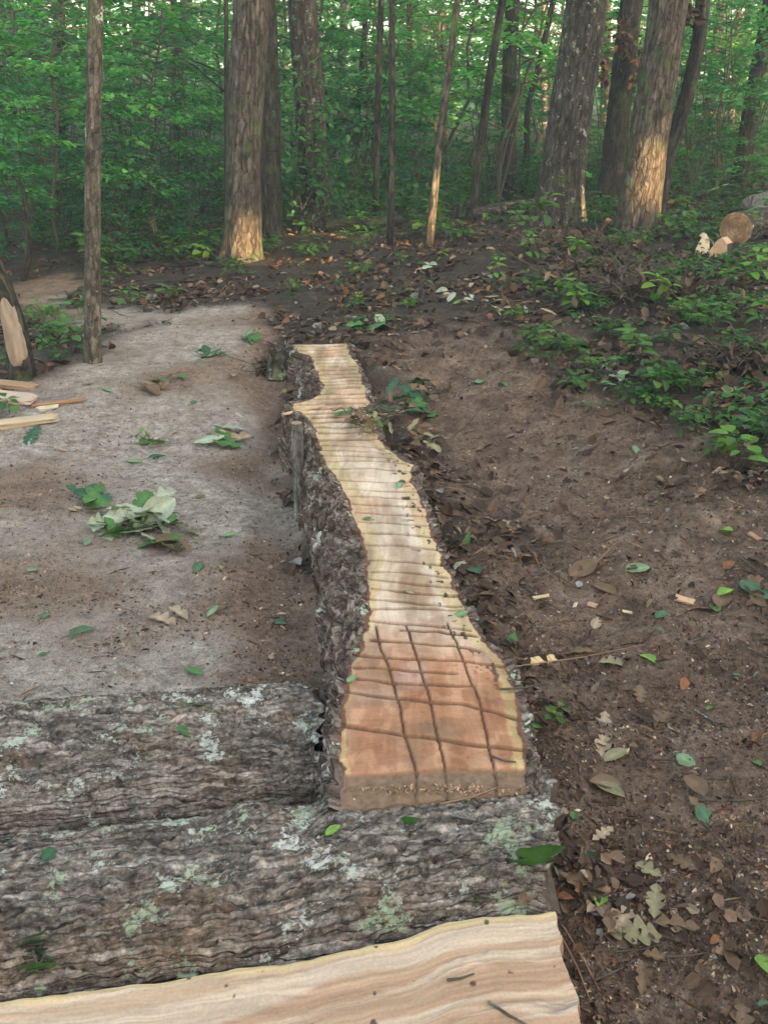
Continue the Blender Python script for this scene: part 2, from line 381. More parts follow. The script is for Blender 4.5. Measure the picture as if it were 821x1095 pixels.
def cross(poly, wd, dp, fade=0.0, ends=(0, 1)):
    global Z, kerf
    P = np.array([on_z(a, b_, ZT)[:2] for a, b_ in poly]); P = P[np.argsort(P[:, 0])]
    yk = np.interp(X, P[:, 0], P[:, 1]) + (vnoise(X * 25, X * 0 + P[0, 1] * 31) - .5) * 0.006
    wv = wd * (0.8 + 0.5 * vnoise(X * 18, X * 0 + P[0, 1] * 11))
    k = 1 - ss(wv * 0.42, wv * 0.56, np.abs(Y - yk))
    k = k * ss(P[0, 0] - .012, P[0, 0], X) * (1 - ss(P[-1, 0], P[-1, 0] + .012, X))
    Z = Z - dp * k; kerf = np.maximum(kerf, k)
for r, s in rows_px:
    a = np.interp(r, [p[1] for p in Lp], [p[0] for p in Lp]); b_ = np.interp(r, [p[1] for p in Rp], [p[0] for p in Rp])
    a += random.uniform(-2, 10); b_ -= random.uniform(-3, 6)
    mm_ = 0.5 * (a + b_)
    cross([(a, r), (mm_, r + s * .5 + random.uniform(-1.6, 1.6)), (b_, r + s + 2)], 0.0155, 0.02)
for r in far_rows:
    a = np.interp(r, [p[1] for p in Lp], [p[0] for p in Lp]) + random.uniform(-1, 9); b_ = np.interp(r, [p[1] for p in Rp], [p[0] for p in Rp]) - random.uniform(-1, 8)
    cross([(a, r + .5), (b_, r - 0.3)], 0.030, 0.03)
for poly in ([(398, 684), (446, 688), (500, 693), (512, 696)], [(383, 700), (440, 704), (500, 709), (536, 711)], [(375, 726), (420, 731), (470, 733), (505, 735)],
             [(370, 741), (440, 750), (500, 755), (552, 769)], [(367, 776), (420, 784), (480, 791), (561, 802)], [(380, 713), (430, 716), (486, 721)], [(430, 674), (470, 676), (508, 680)]):
    cross(poly, 0.0150, 0.009)
def lengthwise(poly, wd, dp):
    global Z, kerf
    P = np.array([on_z(a, b_, ZT)[:2] for a, b_ in poly]); P = P[np.argsort(P[:, 1])]
    xk = np.interp(Y, P[:, 1], P[:, 0]) + (vnoise(Y * 22, Y * 0 + P[0, 0] * 50) - .5) * 0.006
    k = (1 - ss(wd * .36, wd * .64, np.abs(X - xk))) * (1 - ss(P[-1, 1], P[-1, 1] + .02, Y))
    Z = Z - dp * k; kerf = np.maximum(kerf, k)
lengthwise([(402, 672), (404, 681), (416.6, 718), (425, 747), (435, 793), (445.6, 826)], 0.0065, 0.007)
lengthwise([(434, 670), (437, 677), (448, 706), (458, 743), (468, 788), (479, 830)], 0.0065, 0.007)
lengthwise([(479, 668), (487, 685), (499.5, 718), (512, 751), (522, 793), (530, 826)], 0.0065, 0.007)
# sunken, sawdust-caked notch across the near end
PS = np.array([on_z(a, b_, ZT)[:2] for a, b_ in [(363, 827), (425, 827), (480, 822), (566, 822)]])
step = 1 - ss(0.0, 0.008, Y - np.interp(X, PS[:, 0], PS[:, 1]))
Z = Z - 0.009 * step - step * 0.05 * np.clip(np.interp(X, PS[:, 0], PS[:, 1]) - Y, 0, 1) / 0.05 * 0.25 + step * (fbm(X * 60, Y * 60, o=3) - .5) * 0.01
# colour of the sawn wood: pale sapwood at the rims, pink-orange heartwood towards the butt
dL, dR = X - XL[:, None], XR[:, None] - X
butt = 1 - ss(on_z(450, 700, ZT).y - .10, on_z(450, 670, ZT).y + .12, Y + (fbm(X * 8, Y * 8, o=2) - .5) * .15)
grain = fbm(X * 70 + fbm(X * 4, Y * 4, o=2) * 6, Y * 5, 1.5, o=3)
blot = ss(.32, .68, fbm(X * 10, Y * 5, 4.4, o=4))
def cl(*c): return np.array(c)
pale = cl(.36, .235, .155)[None, None] * (1 - blot[..., None]) * 1.0 + cl(.66, .53, .42)[None, None] * blot[..., None]
heart = cl(.315, .150, .078)[None, None] * (1 - blot[..., None]) + cl(.50, .27, .165)[None, None] * blot[..., None]
colw = pale * (1 - butt[..., None]) + heart * butt[..., None]
lilac = .4 * ss(.50, .66, fbm(X * 12 + 5, Y * 9, 8.0, o=3)) * butt * ss(on_z(450, 770, ZT).y, on_z(450, 735, ZT).y, Y)
colw = colw * (1 - .6 * lilac[..., None]) + cl(.55, .42, .42) * .6 * lilac[..., None]
swL = 0.012 + 0.010 * vnoise(Y * 9, Y * 0 + 1) + .045 * ss(.0, 1., (1 - butt)) * ss(2.2, 3.0, Y) ; swR = 0.026 + 0.014 * vnoise(Y * 7, Y * 0 + 4) + .02 * (1 - butt)
sap = np.maximum(1 - ss(swL * .85, swL * 1.15, dL), 1 - ss(swR * .85, swR * 1.15, dR))
colw = colw * (1 - sap[..., None]) + (cl(.46, .34, .205) + (cl(.52, .36, .18) - cl(.46, .34, .205)) * butt[..., None]) * (.75 + .4 * blot[..., None]) * sap[..., None]
midf = ss(2.1, 2.5, Y)
colw = colw * (1 - .18 * midf[..., None] * ss(.4, .7, fbm(X * 30, Y * 3, 3.3, o=2))[..., None])
reddish = ss(.52, .68, fbm(X * 6, Y * 3.5, 12., o=2)) * (1 - butt)
colw = colw * (1 - .45 * reddish[..., None]) + cl(.58, .36, .24) * .45 * reddish[..., None]
sc2 = ss(.46, .58, fbm(X * 30 + 3, Y * 26, 14., o=5)) * (.35 + .65 * butt); colw = colw * (1 - .27 * sc2[..., None] * np.array([.7, 1., 1.1]))
scr = fbm(X * 12 + Y * 40, Y * 220 - X * 60, 3.1, o=2); colw *= (.90 + .2 * scr)[..., None]
dirt = ss(.56, .74, fbm(X * 7 + 9, Y * 5, 19., o=4)) * ss(.35, .8, butt); colw = colw * (1 - .45 * dirt[..., None]) + cl(.17, .11, .075) * .45 * dirt[..., None]
colw *= (0.66 + 0.62 * grain)[..., None]
rw = .003 + .010 * ss(.35, .7, fbm(Y * 18, Y * 0 + (dL > dR), o=3)); rim = 1 - ss(rw * .7, rw, np.minimum(dL, dR))
colw = colw * (1 - rim[..., None]) + (cl(.13, .055, .032) * (.6 + .8 * vnoise(X * 90, Y * 50))[..., None]) * rim[..., None]
# short black scuffs in the right-hand sapwood
scf = ss(.66, .72, fbm(X * 60, Y * 38, 21., o=3)) * (1 - ss(.05, .11, dR)) * ss(.012, .02, dR) * ss(1.95, 2.2, Y) * (1 - ss(3.6, 4.0, Y))
colw = colw * (1 - .85 * scf[..., None])
kc = cl(.055, .022, .011) + (cl(.13, .060, .032) - cl(.055, .022, .011)) * ss(.3, .8, butt)[..., None]
kc = kc * (0.6 + 0.8 * fbm(X * 120, Y * 120, 2., o=2))[..., None]
kmix = (kerf * (.96 - .12 * butt))[..., None]
colw = colw * (1 - kmix) + kc * kmix
sd = cl(.17, .105, .068) * (0.6 + 0.9 * fbm(X * 90, Y * 90, 5., o=3))[..., None]
colw = colw * (1 - step[..., None]) + sd * step[..., None]
walk = empty('split_log_walkway', (float(xmid(Y0)), float(Y0), 0.0), 'long split log laid as a walkway with saw grooves across its flat pale top', 'log walkway')
wloc = Vector(walk.location)
P3 = np.stack([X, Y, Z], -1) - np.array(wloc)
mesh('sawn_top', P3.reshape(-1, 3), grid_faces(ny, nu), M_woodc, walk, col=colw.reshape(-1, 3))
# bark flanks
def bpx(y):
    prof = [(852, 6), (760, 14), (700, 33), (650, 54), (600, 60), (540, 44), (500, 28), (460, 16), (440, 8), (425, 22), (400, 26), (385, 18), (370, 5)]
    ya = [on_z(350, p, ZT).y for p, _ in prof]; d = [v * math.hypot(on_z(350, p, ZT).y, 1.3) / FPX for p, v in prof]
    return np.interp(y, ya, d)
pz = np.array([0, .008, .02, .05, .09, .14, .19, .25, .31, .37, .42]); pL = np.array([0, .03, .16, .42, .68, .90, 1.0, .97, .8, .5, .1]); tt = np.linspace(0, 1, 84)
pt = np.linspace(0, 1, len(pz)); zz = np.interp(tt, pt, pz); oo = np.interp(tt, pt, pL)
def flank(side):
    n = 1100; ya = np.interp(np.linspace(0, 1, n), np.linspace(0, 1, ny), yy)
    e = np.interp(ya, yy, XL if side < 0 else XR)
    ei = (lambda a: np.interp(ya, yy, a))
    ye = ei(Y[:, 0] if side < 0 else Y[:, -1]); ze = ei(Z[:, 0] if side < 0 else Z[:, -1])
    b = bpx(ya) * .70 + 0.006 if side < 0 else 0.028 + 0.012 * vnoise(ya * 3, ya * 0)
    S, T = np.meshgrid(ya, tt, indexing='ij')
    o = b[:, None] * oo[None, :]
    z = ze[:, None] - zz[None, :] * (1 + 0.25 * (ZT - .3))
    arc = np.concatenate([[0], np.cumsum(np.hypot(np.diff(zz), np.diff(oo * .1)))])[None, :] + 0 * S
    amp = ss(0, .08, T)
    # plated bark: ridges running along the log, cracked across
    wr = fbm(S * 5, arc * 9, side * 3., o=3)
    ws = (fbm(S * 8, arc * 12, side * 3. + 5, o=3) - .5)
    _, e1, id1 = worley(S * 13 + ws * 3, arc * 22 + ws * 3, 4 + side)
    _, e2, id2 = worley(S * 40 + ws * 6, arc * 60 + ws * 6, 7 + side)
    d = (.012 * ss(0, .2, e1) + .020 * id1 + .006 * id2 + .012 * (fbm(S * 22, arc * 26, 5., o=3) - .5) - .012) * amp
    x = e[:, None] + side * (o + d); z = z + d * .6
    yv = ye[:, None] + 0 * x
    rimc = np.zeros((n, len(tt), 3))
    V = np.stack([x, yv, z], -1).reshape(-1, 3) - np.array(wloc)
    F = grid_faces(n, len(tt));  F = F if side > 0 else F[:, ::-1]
    return mesh('bark', V, F, M_walk_bark, walk, uv=np.stack([S, arc], -1).reshape(-1, 2))
flank(-1); flank(1)
# end faces, near and far
M_endgrain = plain('end_grain', (.26, .16, .10), .85, .35, 60)
def endcap(i):
    top = np.stack([X[i], Y[i], Z[i]], -1); cx = top[:, 0].mean(); wdt = (top[-1, 0] - top[0, 0]) / 2
    rows = [top]
    for k in range(1, 14):
        t = k / 13.; rr = np.interp(t, [0, .45, 1], [1.06, 1.15, .5]); p = top.copy()
        p[:, 0] = cx + (top[:, 0] - cx) * rr; p[:, 2] = top[:, 2] - 0.36 * t; p[:, 1] += (0.004 if i == 0 else -.004) * np.sin(k * 2)
        rows.append(p)
    V = np.concatenate(rows) - np.array(wloc)
    mesh('log_end', V, grid_faces(14, nu), M_endgrain, walk)
endcap(0); endcap(-1)

# ------------------------------------------------------------------ cross logs at the near end
def interp_pts(pts, n, z):
    P = np.array([on_z(a, b_, z)[:2] for a, b_ in pts]); xs_ = np.linspace(P[0, 0], P[-1, 0], n)
    return xs_, P
def bark_log(name, back, front, ztop, label, seed, xr_end, depth=0.30, n=1000, m=190, zb=.12, knots=()):
    Pb = np.array([on_z(a, b_, ztop - .09)[:2] for a, b_ in back]); Pf = np.array([on_z(a, b_, ztop - .07)[:2] for a, b_ in front])
    x0 = -2.6
    xs_ = np.linspace(x0, 0, n)
    yb = np.interp(xs_ * 0 + xs_, Pb[:, 0], Pb[:, 1])
    S = np.linspace(x0, xr_end[0], n)[:, None] + np.zeros((1, m))
    th = np.linspace(R(-35), R(215), m)[None, :] + 0 * S
    fx = np.array([Pf[0, 0], Pf[-1, 0]]); 
    def ext(P, x): 
        s = (P[1, 1] - P[0, 1]) / (P[1, 0] - P[0, 0])
        return np.where(x < P[0, 0], P[0, 1] + s * (x - P[0, 0]), np.interp(x, P[:, 0], P[:, 1]))
    yB, yF = ext(Pb, S), ext(Pf, S)
    cy, a = (yB + yF) / 2, (yB - yF) / 2 + .012
    hgt = depth * .62
    # skew right end: front end of the log sits further right or left
    Xs = S + .05 * (vnoise(th * 6, th * 0 + seed) - .5) * ss(xr_end[0] - .06, xr_end[0], S) + .03 * (vnoise(th * 21, th * 0 + seed) - .5) * ss(xr_end[0] - .02, xr_end[0], S) + (np.cos(th) < 2) * (xr_end[1] - xr_end[0]) * ss(-.6, 1, -np.cos(th)) * ss(x0, xr_end[0], S)
    arc = th * a.mean()
    wr = fbm(S * 3, arc * 8, seed, o=3)
    ws = (fbm(S * 6, arc * 14, seed + 5., o=3) - .5)
    _, e1, id1 = worley(S * 5.5 + ws * 2.0, arc * 34 + ws * 2.0 + wr, seed)
    _, e2, id2 = worley(S * 19 + ws * 6, arc * 88 + ws * 9, seed + 2)
    d = .007 * ss(.0, .16, e1) + .007 * id1 + .005 * ss(0, .25, e2) + .009 * id2 * ss(.2, .5, fbm(S * 4, arc * 10, seed + 6., o=2))
    d = d + .008 * (fbm(S * 34, arc * 60, seed + 2., o=3) - .5) + .005 * (fbm(S * 80, arc * 95, seed + 4., o=2) - .5) - .006
    d = d + 0.045 * (fbm(S * 1.7, arc * 3, seed + 8., o=2) - .5)
    for kx, ky, kr, kh in knots:
        d = d + kh * np.exp(-(((S - kx) / kr) ** 2 + ((cy + a * np.cos(th) - ky) / kr) ** 2))
    ca, sa = np.cos(th), np.sin(th)
    e = .82
    x3 = Xs; y3 = cy + a * np.sign(ca) * np.abs(ca) ** .85 + d * ca * .6; z3 = (ztop - hgt) + hgt * np.sign(sa) * np.abs(sa) ** e + d * (.25 + .75 * np.clip(sa, 0, 1)) - .01
    under = (y3 > Y0 + .01) & (x3 > xL(Y0) - .02) & (x3 < xR(Y0) + .01); z3 = np.where(under, np.minimum(z3, ZT - .026), z3)
    root = empty(name, (0, float(cy[-1, 0]), 0), label, 'log', 'logs laid across the end of the walkway')
    L0 = np.array(root.location)
    V = np.stack([x3, y3, z3], -1)
    mesh('bark', V.reshape(-1, 3) - L0, grid_faces(n, m)[:, ::-1], M_log_bark, root, uv=np.stack([S, arc], -1).reshape(-1, 2))
    # sawn right end
    rim = V[-1]; c = rim.mean(0); rows = [rim * (1 - k / 6.) + c * (k / 6.) for k in range(7)]
    mesh('sawn_end', np.concatenate(rows) - L0, grid_faces(7, m), plain('old_end', (.085, .058, .042), .9, .5, 60, .01), root)
    return root
eA0, eA1 = on_z(325, 738, .2).x, on_z(360, 853, .2).x
logA = bark_log('bark_log', [(0, 757), (320, 733)], [(0, 877), (362, 846)], .24, 'lichen-spotted dark log ending against the left side of the walkway', 3.1, (eA0, eA1))
eB0, eB1 = on_z(578, 850, .2).x, on_z(583, 965, .2).x
logB = bark_log('bark_log', [(0, 902), (335, 868), (368, 838), (580, 828)], [(0, 1068), (300, 1022), (580, 968)], .318, 'rough grey log running under the sawn near end of the walkway', 9.4, (eB0, eB1), knots=((on_z(265, 905, .25).x, on_z(265, 905, .25).y, .05, .035),))
# split slab in front, fresh grain up
def slab():
    zc = .262
    back = [(-500, 1130), (0, 1066), (150, 1046), (300, 1026), (420, 1000), (520, 975), (560, 972), (588, 969)]
    Pb = np.array([on_z(a, b_, zc)[:2] for a, b_ in back])
    n, m = 900, 110
    xa, xb = on_z(-520, 1100, zc).x, Pb[-1, 0]
    s = np.linspace(0, 1, n)[:, None]; v = np.linspace(0, 1, m)[None, :]
    xB = xa + (xb - xa) * s; yB = np.interp(xB, Pb[:, 0], Pb[:, 1]) + (fbm(xB * 12, xB * 0 + 2, o=3) - .5) * .016
    e0 = on_z(588, 969, zc); e1 = on_z(632, 1110, zc); dv = Vector((e1.x - e0.x, e1.y - e0.y)).normalized() * .34
    jagE = (vnoise(v * 14, v * 0 + 1) - .5) * .012 * ss(.9, 1, s)
    Xs = xB + dv.x * v * s + jagE; Ys = yB + (dv.y) * v
    gr = fbm(Xs * 2.2 + 3, (Ys - yB) * 26 + fbm(Xs * 1.7, Ys * 5, o=2) * 5, 1., o=4)
    Zs = zc + (gr - .5) * .018 + (fbm(Xs * 5, Ys * 5, 6., o=3) - .5) * .02 - .03 * (v ** 2) - .012 * (1 - ss(0, .05, v)) 
    t = (yB - Ys) / .34
    lay = fbm(Xs * 1.3 + 9, t * 13 + fbm(Xs * 2, t * 3, 2., o=2) * 3.0, 4., o=5)
    fine = fbm(Xs * 5, t * 90 + lay * 14, 4., o=3)
    c = cl(.42, .285, .195) * (1 - ss(.36, .62, lay))[..., None] + cl(.52, .385, .285) * ss(.36, .62, lay)[..., None]
    org = ss(.30, .46, lay) * (1 - ss(.46, .60, lay)) * ss(.12, .3, t)
    c = c * (1 - .6 * org[..., None]) + cl(.34, .175, .10) * .6 * org[..., None]
    drk = ss(.60, .64, lay) * (1 - ss(.645, .69, lay)) * ss(.2, .4, t); c = c * (1 - .45 * drk[..., None])
    c *= (.60 + .72 * fine)[..., None]
    sp = (1 - ss(.03, .08, t + (fbm(Xs * 8, Xs * 0, o=2) - .5) * .07))
    c = c * (1 - sp[..., None]) + cl(.58, .42, .23) * sp[..., None]
    stain = ss(.80, .83, fbm(Xs * 30, Ys * 30, 33., o=3)); c = c * (1 - .8 * stain[..., None])
    root = empty('split_slab', (0, float(Ys.mean()), 0), 'freshly split pale log slab with bare streaked grain at the very front', 'log', 'logs laid across the end of the walkway')
    L0 = np.array(root.location)
    V = np.stack([Xs + 0 * v, Ys, Zs], -1)
    mesh('split_face', V.reshape(-1, 3) - L0, grid_faces(n, m)[:, ::-1], M_woodc, root, col=c.reshape(-1, 3))
    # sawn right end and bark below the back edge
    en = V[-1]; rows = []
    for k in range(8):
        p = en.copy(); p[:, 2] -= k / 7 * .2; p[:, 0] += .006 * math.sin(k * 1.7); rows.append(p)
    mesh('sawn_end', np.concatenate(rows) - L0, grid_faces(8, m), plain('sawn_end', (.34, .22, .14), .85, .3, 60), root)
    bk = V[:, 0]; rows = []
    for k in range(12):
        p = bk.copy(); t = k / 11.; p[:, 2] -= .2 * t; p[:, 1] += .022 * math.sin(t * 3) + (.01 * (fbm(p[:, 0] * 20, p[:, 0] * 0 + k, o=2) - .5)) * (k > 0); rows.append(p)
    S = np.concatenate([bk[:, 0]] * 12); T = np.repeat(np.arange(12) * .018, n)
    mesh('bark', np.concatenate(rows) - L0, grid_faces(12, n), M_walk_bark, root, uv=np.stack([S, T], -1))
slab()

# ------------------------------------------------------------------ surfaces to drop things on
bpy.context.view_layer.update()
def bvh_of(objs):
    V, F = [], []; off = 0
    for o in objs:
        me = o.data; n = len(me.vertices); a = np.empty(n * 3, np.float32); me.vertices.foreach_get('co', a); a = a.reshape(-1, 3)
        mw = np.array(o.matrix_world); a = a @ mw[:3, :3].T + mw[:3, 3]
        k = len(me.loops) // len(me.polygons); l = np.empty(len(me.loops), np.int32); me.loops.foreach_get('vertex_index', l)
        V.append(a); F.append(l.reshape(-1, k) + off); off += n
    return BVHTree.FromPolygons(np.concatenate(V).tolist(), np.concatenate(F).tolist(), epsilon=0)
solid = [ground] + [o for o in scene.objects if o.type == 'MESH' and o.parent is not None]
BV = bvh_of(solid)
def hit(px, py):
    h = BV.ray_cast(ORI, pdir(px, py).normalized(), 200)
    return (h[0], h[1]) if h[0] else (on_y(px, py, 60), Vector((0, 0, 1)))
def drop(x, y):
    h = BV.ray_cast(Vector((x, y, 12)), Vector((0, 0, -1)), 40)
    return (h[0], h[1]) if h[0] else (Vector((x, y, 0)), Vector((0, 0, 1)))
for nm, q in (('T1', (97, 388)), ('T2', (260, 280)), ('T11', (597, 237)), ('T13', (682, 245)), ('pile', (785, 262)), ('farL', (148, 250)), ('mid', (470, 240))):
    print(nm, [round(v, 2) for v in hit(*q)[0]])

# ------------------------------------------------------------------ leaves as strips
def leaf_cloud(P, D, Nn, L, Wd):
    """six-sided folded leaves: P base, D direction, Nn normal (unit rows)"""
    n = len(P); S = np.cross(D, Nn); S /= np.linalg.norm(S, axis=1)[:, None] + 1e-9
    L = L[:, None]; W2 = Wd[:, None] * .5
    b = P; t = P + D * L - Nn * L * .12
    l1 = P + D * L * .3 + S * W2 + Nn * W2 * .3; l2 = P + D * L * .68 + S * W2 * .75 + Nn * W2 * .18 - Nn * L * .03
    r1 = P + D * L * .3 - S * W2 + Nn * W2 * .3; r2 = P + D * L * .68 - S * W2 * .75 + Nn * W2 * .18 - Nn * L * .03
    V = np.stack([b, l1, l2, t, r2, r1], 1).reshape(-1, 3)
    i = np.arange(n)[:, None] * 6
    F = np.concatenate([i + np.array([[0, 1, 2, 3]]), i + np.array([[3, 4, 5, 0]])])
    return V, F
def unit(a): return a / (np.linalg.norm(a, axis=-1, keepdims=True) + 1e-9)
def tube(path, rad, sides=6):
    path = np.asarray(path, float); rad = np.asarray(rad, float); n = len(path)
    tan = unit(np.gradient(path, axis=0)); ref = np.array([0.13, 0.31, .94]) if abs(tan[0, 2]) < .8 else np.array([1., .05, .1])
    a = unit(np.cross(tan, ref)); b = np.cross(tan, a)
    th = np.linspace(0, 2 * np.pi, sides, endpoint=False)
    V = path[:, None] + rad[:, None, None] * (np.cos(th)[None, :, None] * a[:, None] + np.sin(th)[None, :, None] * b[:, None])
    s = np.concatenate([[0], np.cumsum(np.linalg.norm(np.diff(path, axis=0), axis=1))])
    uv = np.stack([s[:, None] + 0 * th[None], (th[None] * rad.mean()) + 0 * s[:, None]], -1)
    return V.reshape(-1, 3), grid_faces(n, sides, True), uv.reshape(-1, 2)
class Acc:
    def __init__(s): s.V, s.F, s.U, s.C, s.o = [], [], [], [], 0
    def add(s, V, F, uv=None, col=None):
        s.V.append(V); s.F.append(np.asarray(F) + s.o); s.o += len(V)
        s.U.append(uv if uv is not None else np.zeros((len(V), 2))); s.C.append(np.zeros((len(V), 3)) + (col if col is not None else .1))
    def build(s, name, mat, parent=None, colr=False, uv=False, smooth=True, loc=None):
        return mesh(name, np.concatenate(s.V), np.concatenate(s.F), mat, parent, col=np.concatenate(s.C) if colr else None, uv=np.concatenate(s.U) if uv else None, smooth=smooth, loc=loc)

def green(n, base=(.050, .105, .030), var=.35, yel=.3):
    c = np.array(base)[None] * (1 + var * rng.normal(0, .6, (n, 1))).clip(.35, 2)
    c = c * (1 + yel * rng.uniform(-.3, 1, (n, 1)) * np.array([[1.0, .35, -.1]]))
    return c

# ------------------------------------------------------------------ crowns and shrubs (shared meshes)
def sprays(nb, length, z0, z1, leaves_per_m, leaf=.075, rad0=0.0, base=(.050, .105, .030), seed=0, up=.35, stemr=.012, height=None, lean=0.0, multi=1):
    """stems with flat layered sprays of leaves"""
    r = np.random.default_rng(seed); st = Acc(); P, D, NN, L = [], [], [], []
    H = height or z1
    stems = []
    for k in range(multi):
        a = r.uniform(0, 6.28); ln = r.uniform(.05, .3) * H if multi > 1 else lean * H
        q = np.linspace(0, 1, 9); off = np.stack([np.cos(a) * ln * q ** 1.3, np.sin(a) * ln * q ** 1.3, q * H], -1); off[1:, :2] += r.normal(0, .015 * H, (8, 2))
        st.add(*tube(off, stemr * (1.05 - q * .8), 6)[:2]); stems.append(off)
    for i in range(nb):
        s = stems[i % multi]; h = z0 + (z1 - z0) * r.uniform(0, 1) ** .85
        bp = np.array([np.interp(h, s[:, 2], s[:, k]) for k in range(3)])
        az = r.uniform(0, 6.28); ln = length * r.uniform(.45, 1.1) * (1.15 - .55 * (h - z0) / max(z1 - z0, .1))
        q = np.linspace(0, 1, 7)
        hd = np.array([math.cos(az), math.sin(az)]); sw = r.normal(0, .18)
        pth = np.stack([bp[0] + ln * q * (hd[0] - sw * hd[1] * q), bp[1] + ln * q * (hd[1] + sw * hd[0] * q), bp[2] + ln * (up * q - (up + .1) * .8 * q ** 2.2)], -1)
        st.add(*tube(pth, stemr * .45 * (1.1 - q), 4)[:2])
        ns = max(3, int(ln * 5))
        for j in range(ns):           # side twigs, flat
            f = r.uniform(.15, 1); c = np.array([np.interp(f, q, pth[:, k]) for k in range(3)])
            az2 = az + r.choice([-1, 1]) * r.uniform(.4, 1.2); tl = ln * .42 * (1.15 - f * .7)
            nl = max(3, int(tl * leaves_per_m))
            g = r.uniform(0, 1, nl); d = np.array([math.cos(az2), math.sin(az2), r.uniform(-.15, .2)])
            pp = c + d * (g * tl)[:, None] + r.normal(0, .02, (nl, 3))
            la = az2 + np.where(np.arange(nl) % 2, 1, -1) * r.uniform(.4, 1.2, nl)
            P.append(pp); D.append(unit(np.stack([np.cos(la), np.sin(la), r.uniform(-.45, .15, nl)], -1)))
            NN.append(unit(np.stack([r.normal(0, .33, nl), r.normal(0, .33, nl), np.ones(nl)], -1)))
            L.append(leaf * r.uniform(.6, 1.25, nl))
    P, D, NN, L = map(np.concatenate, (P, D, NN, L))
    V, F = leaf_cloud(P, D, NN, L, L * r.uniform(.45, .7, len(L)))
    c = green(len(P), base); blob = fbm(P[:, 0] * 2.2, P[:, 1] * 2.2, P[:, 2] * 2.2 + seed, o=2); c *= (.65 + .7 * blob)[:, None]
    return st, V, F, np.repeat(c, 6, 0)
M_stem = plain('stem_bark', (.075, .06, .045), .85, .3, 50)
PARK = []
def shrub_proto(name, part, **kw):
    st, V, F, c = sprays(**kw)
    root = bpy.data.objects.new(name, None); COL.objects.link(root)
    st.build('stem', M_stem, root)
    mesh(part, V, F, M_leaf, root, col=c, smooth=False)
    PARK.append(root); return root
shrubs = [shrub_proto('understory_shrub', 'foliage', nb=34, length=1.0, z0=.25, z1=2.3, leaves_per_m=42, leaf=.085, seed=1, multi=3, base=(.065, .200, .085)),
          shrub_proto('understory_shrub', 'foliage', nb=40, length=1.2, z0=.3, z1=3.0, leaves_per_m=36, leaf=.095, seed=2, multi=3, base=(.080, .240, .090), stemr=.016),
          shrub_proto('understory_shrub', 'foliage', nb=30, length=.9, z0=.1, z1=1.5, leaves_per_m=50, leaf=.07, seed=3, multi=4, base=(.050, .165, .080)),
          shrub_proto('young_tree', 'foliage', nb=34, length=1.5, z0=1.3, z1=5.2, leaves_per_m=30, leaf=.10, seed=4, base=(.095, .26, .080), stemr=.03, height=5.6, lean=.04),
          shrub_proto('young_tree', 'foliage', nb=44, length=1.7, z0=.9, z1=4.6, leaves_per_m=30, leaf=.11, seed=5, base=(.070, .22, .085), stemr=.028, height=5.0, lean=.08)]
# high crown shared by the tall trees (above the frame; it shades the woods)
def crown_mesh(seed, rad, zc, zr, n, leaf):
    r = np.random.default_rng(seed); ncl = 60
    cd = unit(r.normal(0, 1, (ncl, 3))) * r.uniform(.35, 1, (ncl, 1)) * np.array([[rad, rad, zr]]) + np.array([[0, 0, zc]])
    k = r.integers(0, ncl, n); P = cd[k] + r.normal(0, 1, (n, 3)) * np.array([[.55, .55, .28]])
    D = unit(r.normal(0, 1, (n, 3)) * np.array([[1, 1, .4]])); NN = unit(np.cross(D, np.cross(np.array([[0, 0, 1.]]) + r.normal(0, .4, (n, 3)), D)))
    L = leaf * r.uniform(.7, 1.3, n); V, F = leaf_cloud(P, D, NN, L, L * .6)
    o = mesh('crown', V, F, M_leaf, None, col=np.repeat(green(n), 6, 0), smooth=False)
    me = o.data; bpy.data.objects.remove(o); return me
CROWNS = [crown_mesh(40 + i, 2.3, 9.0, 2.2, 900, .21) for i in range(3)]

# ------------------------------------------------------------------ trunks
TREES = []
def trunk_mesh(path, rad, sides, seed, flare=0.35, bark=.012, lobes=5):
    path = np.asarray(path, float); n = len(path)
    tan = unit(np.gradient(path, axis=0)); ref = np.array([1., .0, .0])
    b = unit(np.cross(tan, ref)); a = np.cross(b, tan)
    th = np.linspace(0, 2 * np.pi, sides, endpoint=False)[None, :]
    s = np.concatenate([[0], np.cumsum(np.linalg.norm(np.diff(path, axis=0), axis=1))])[:, None]
    base = rad[:, None] * (1 + flare * np.exp(-np.clip(s - .2, 0, 9) / (.22)) * (.75 + .45 * np.cos(th * lobes + seed)))
    arc = th * rad.mean(); fine = vnoise
    rid = 1 - np.abs(2 * vnoise(s * 5 + 2 * vnoise(s * 6, arc * 20, seed), (np.cos(th) * rad.mean()) * 45 + seed, np.sin(th) * rad.mean() * 45) - 1)
    d = bark * (rid ** 1.5 - .5) + bark * .8 * (vnoise(s * 14, np.cos(th) * 3 + seed, np.sin(th) * 3) - .5)
    rr = (base + d)[..., None]
    V = path[:, None] + rr * (np.cos(th)[..., None] * a[:, None] + np.sin(th)[..., None] * b[:, None])
    uv = np.stack([s + 0 * th, arc + 0 * s], -1)
    return V.reshape(-1, 3), grid_faces(n, sides, True), uv.reshape(-1, 2)
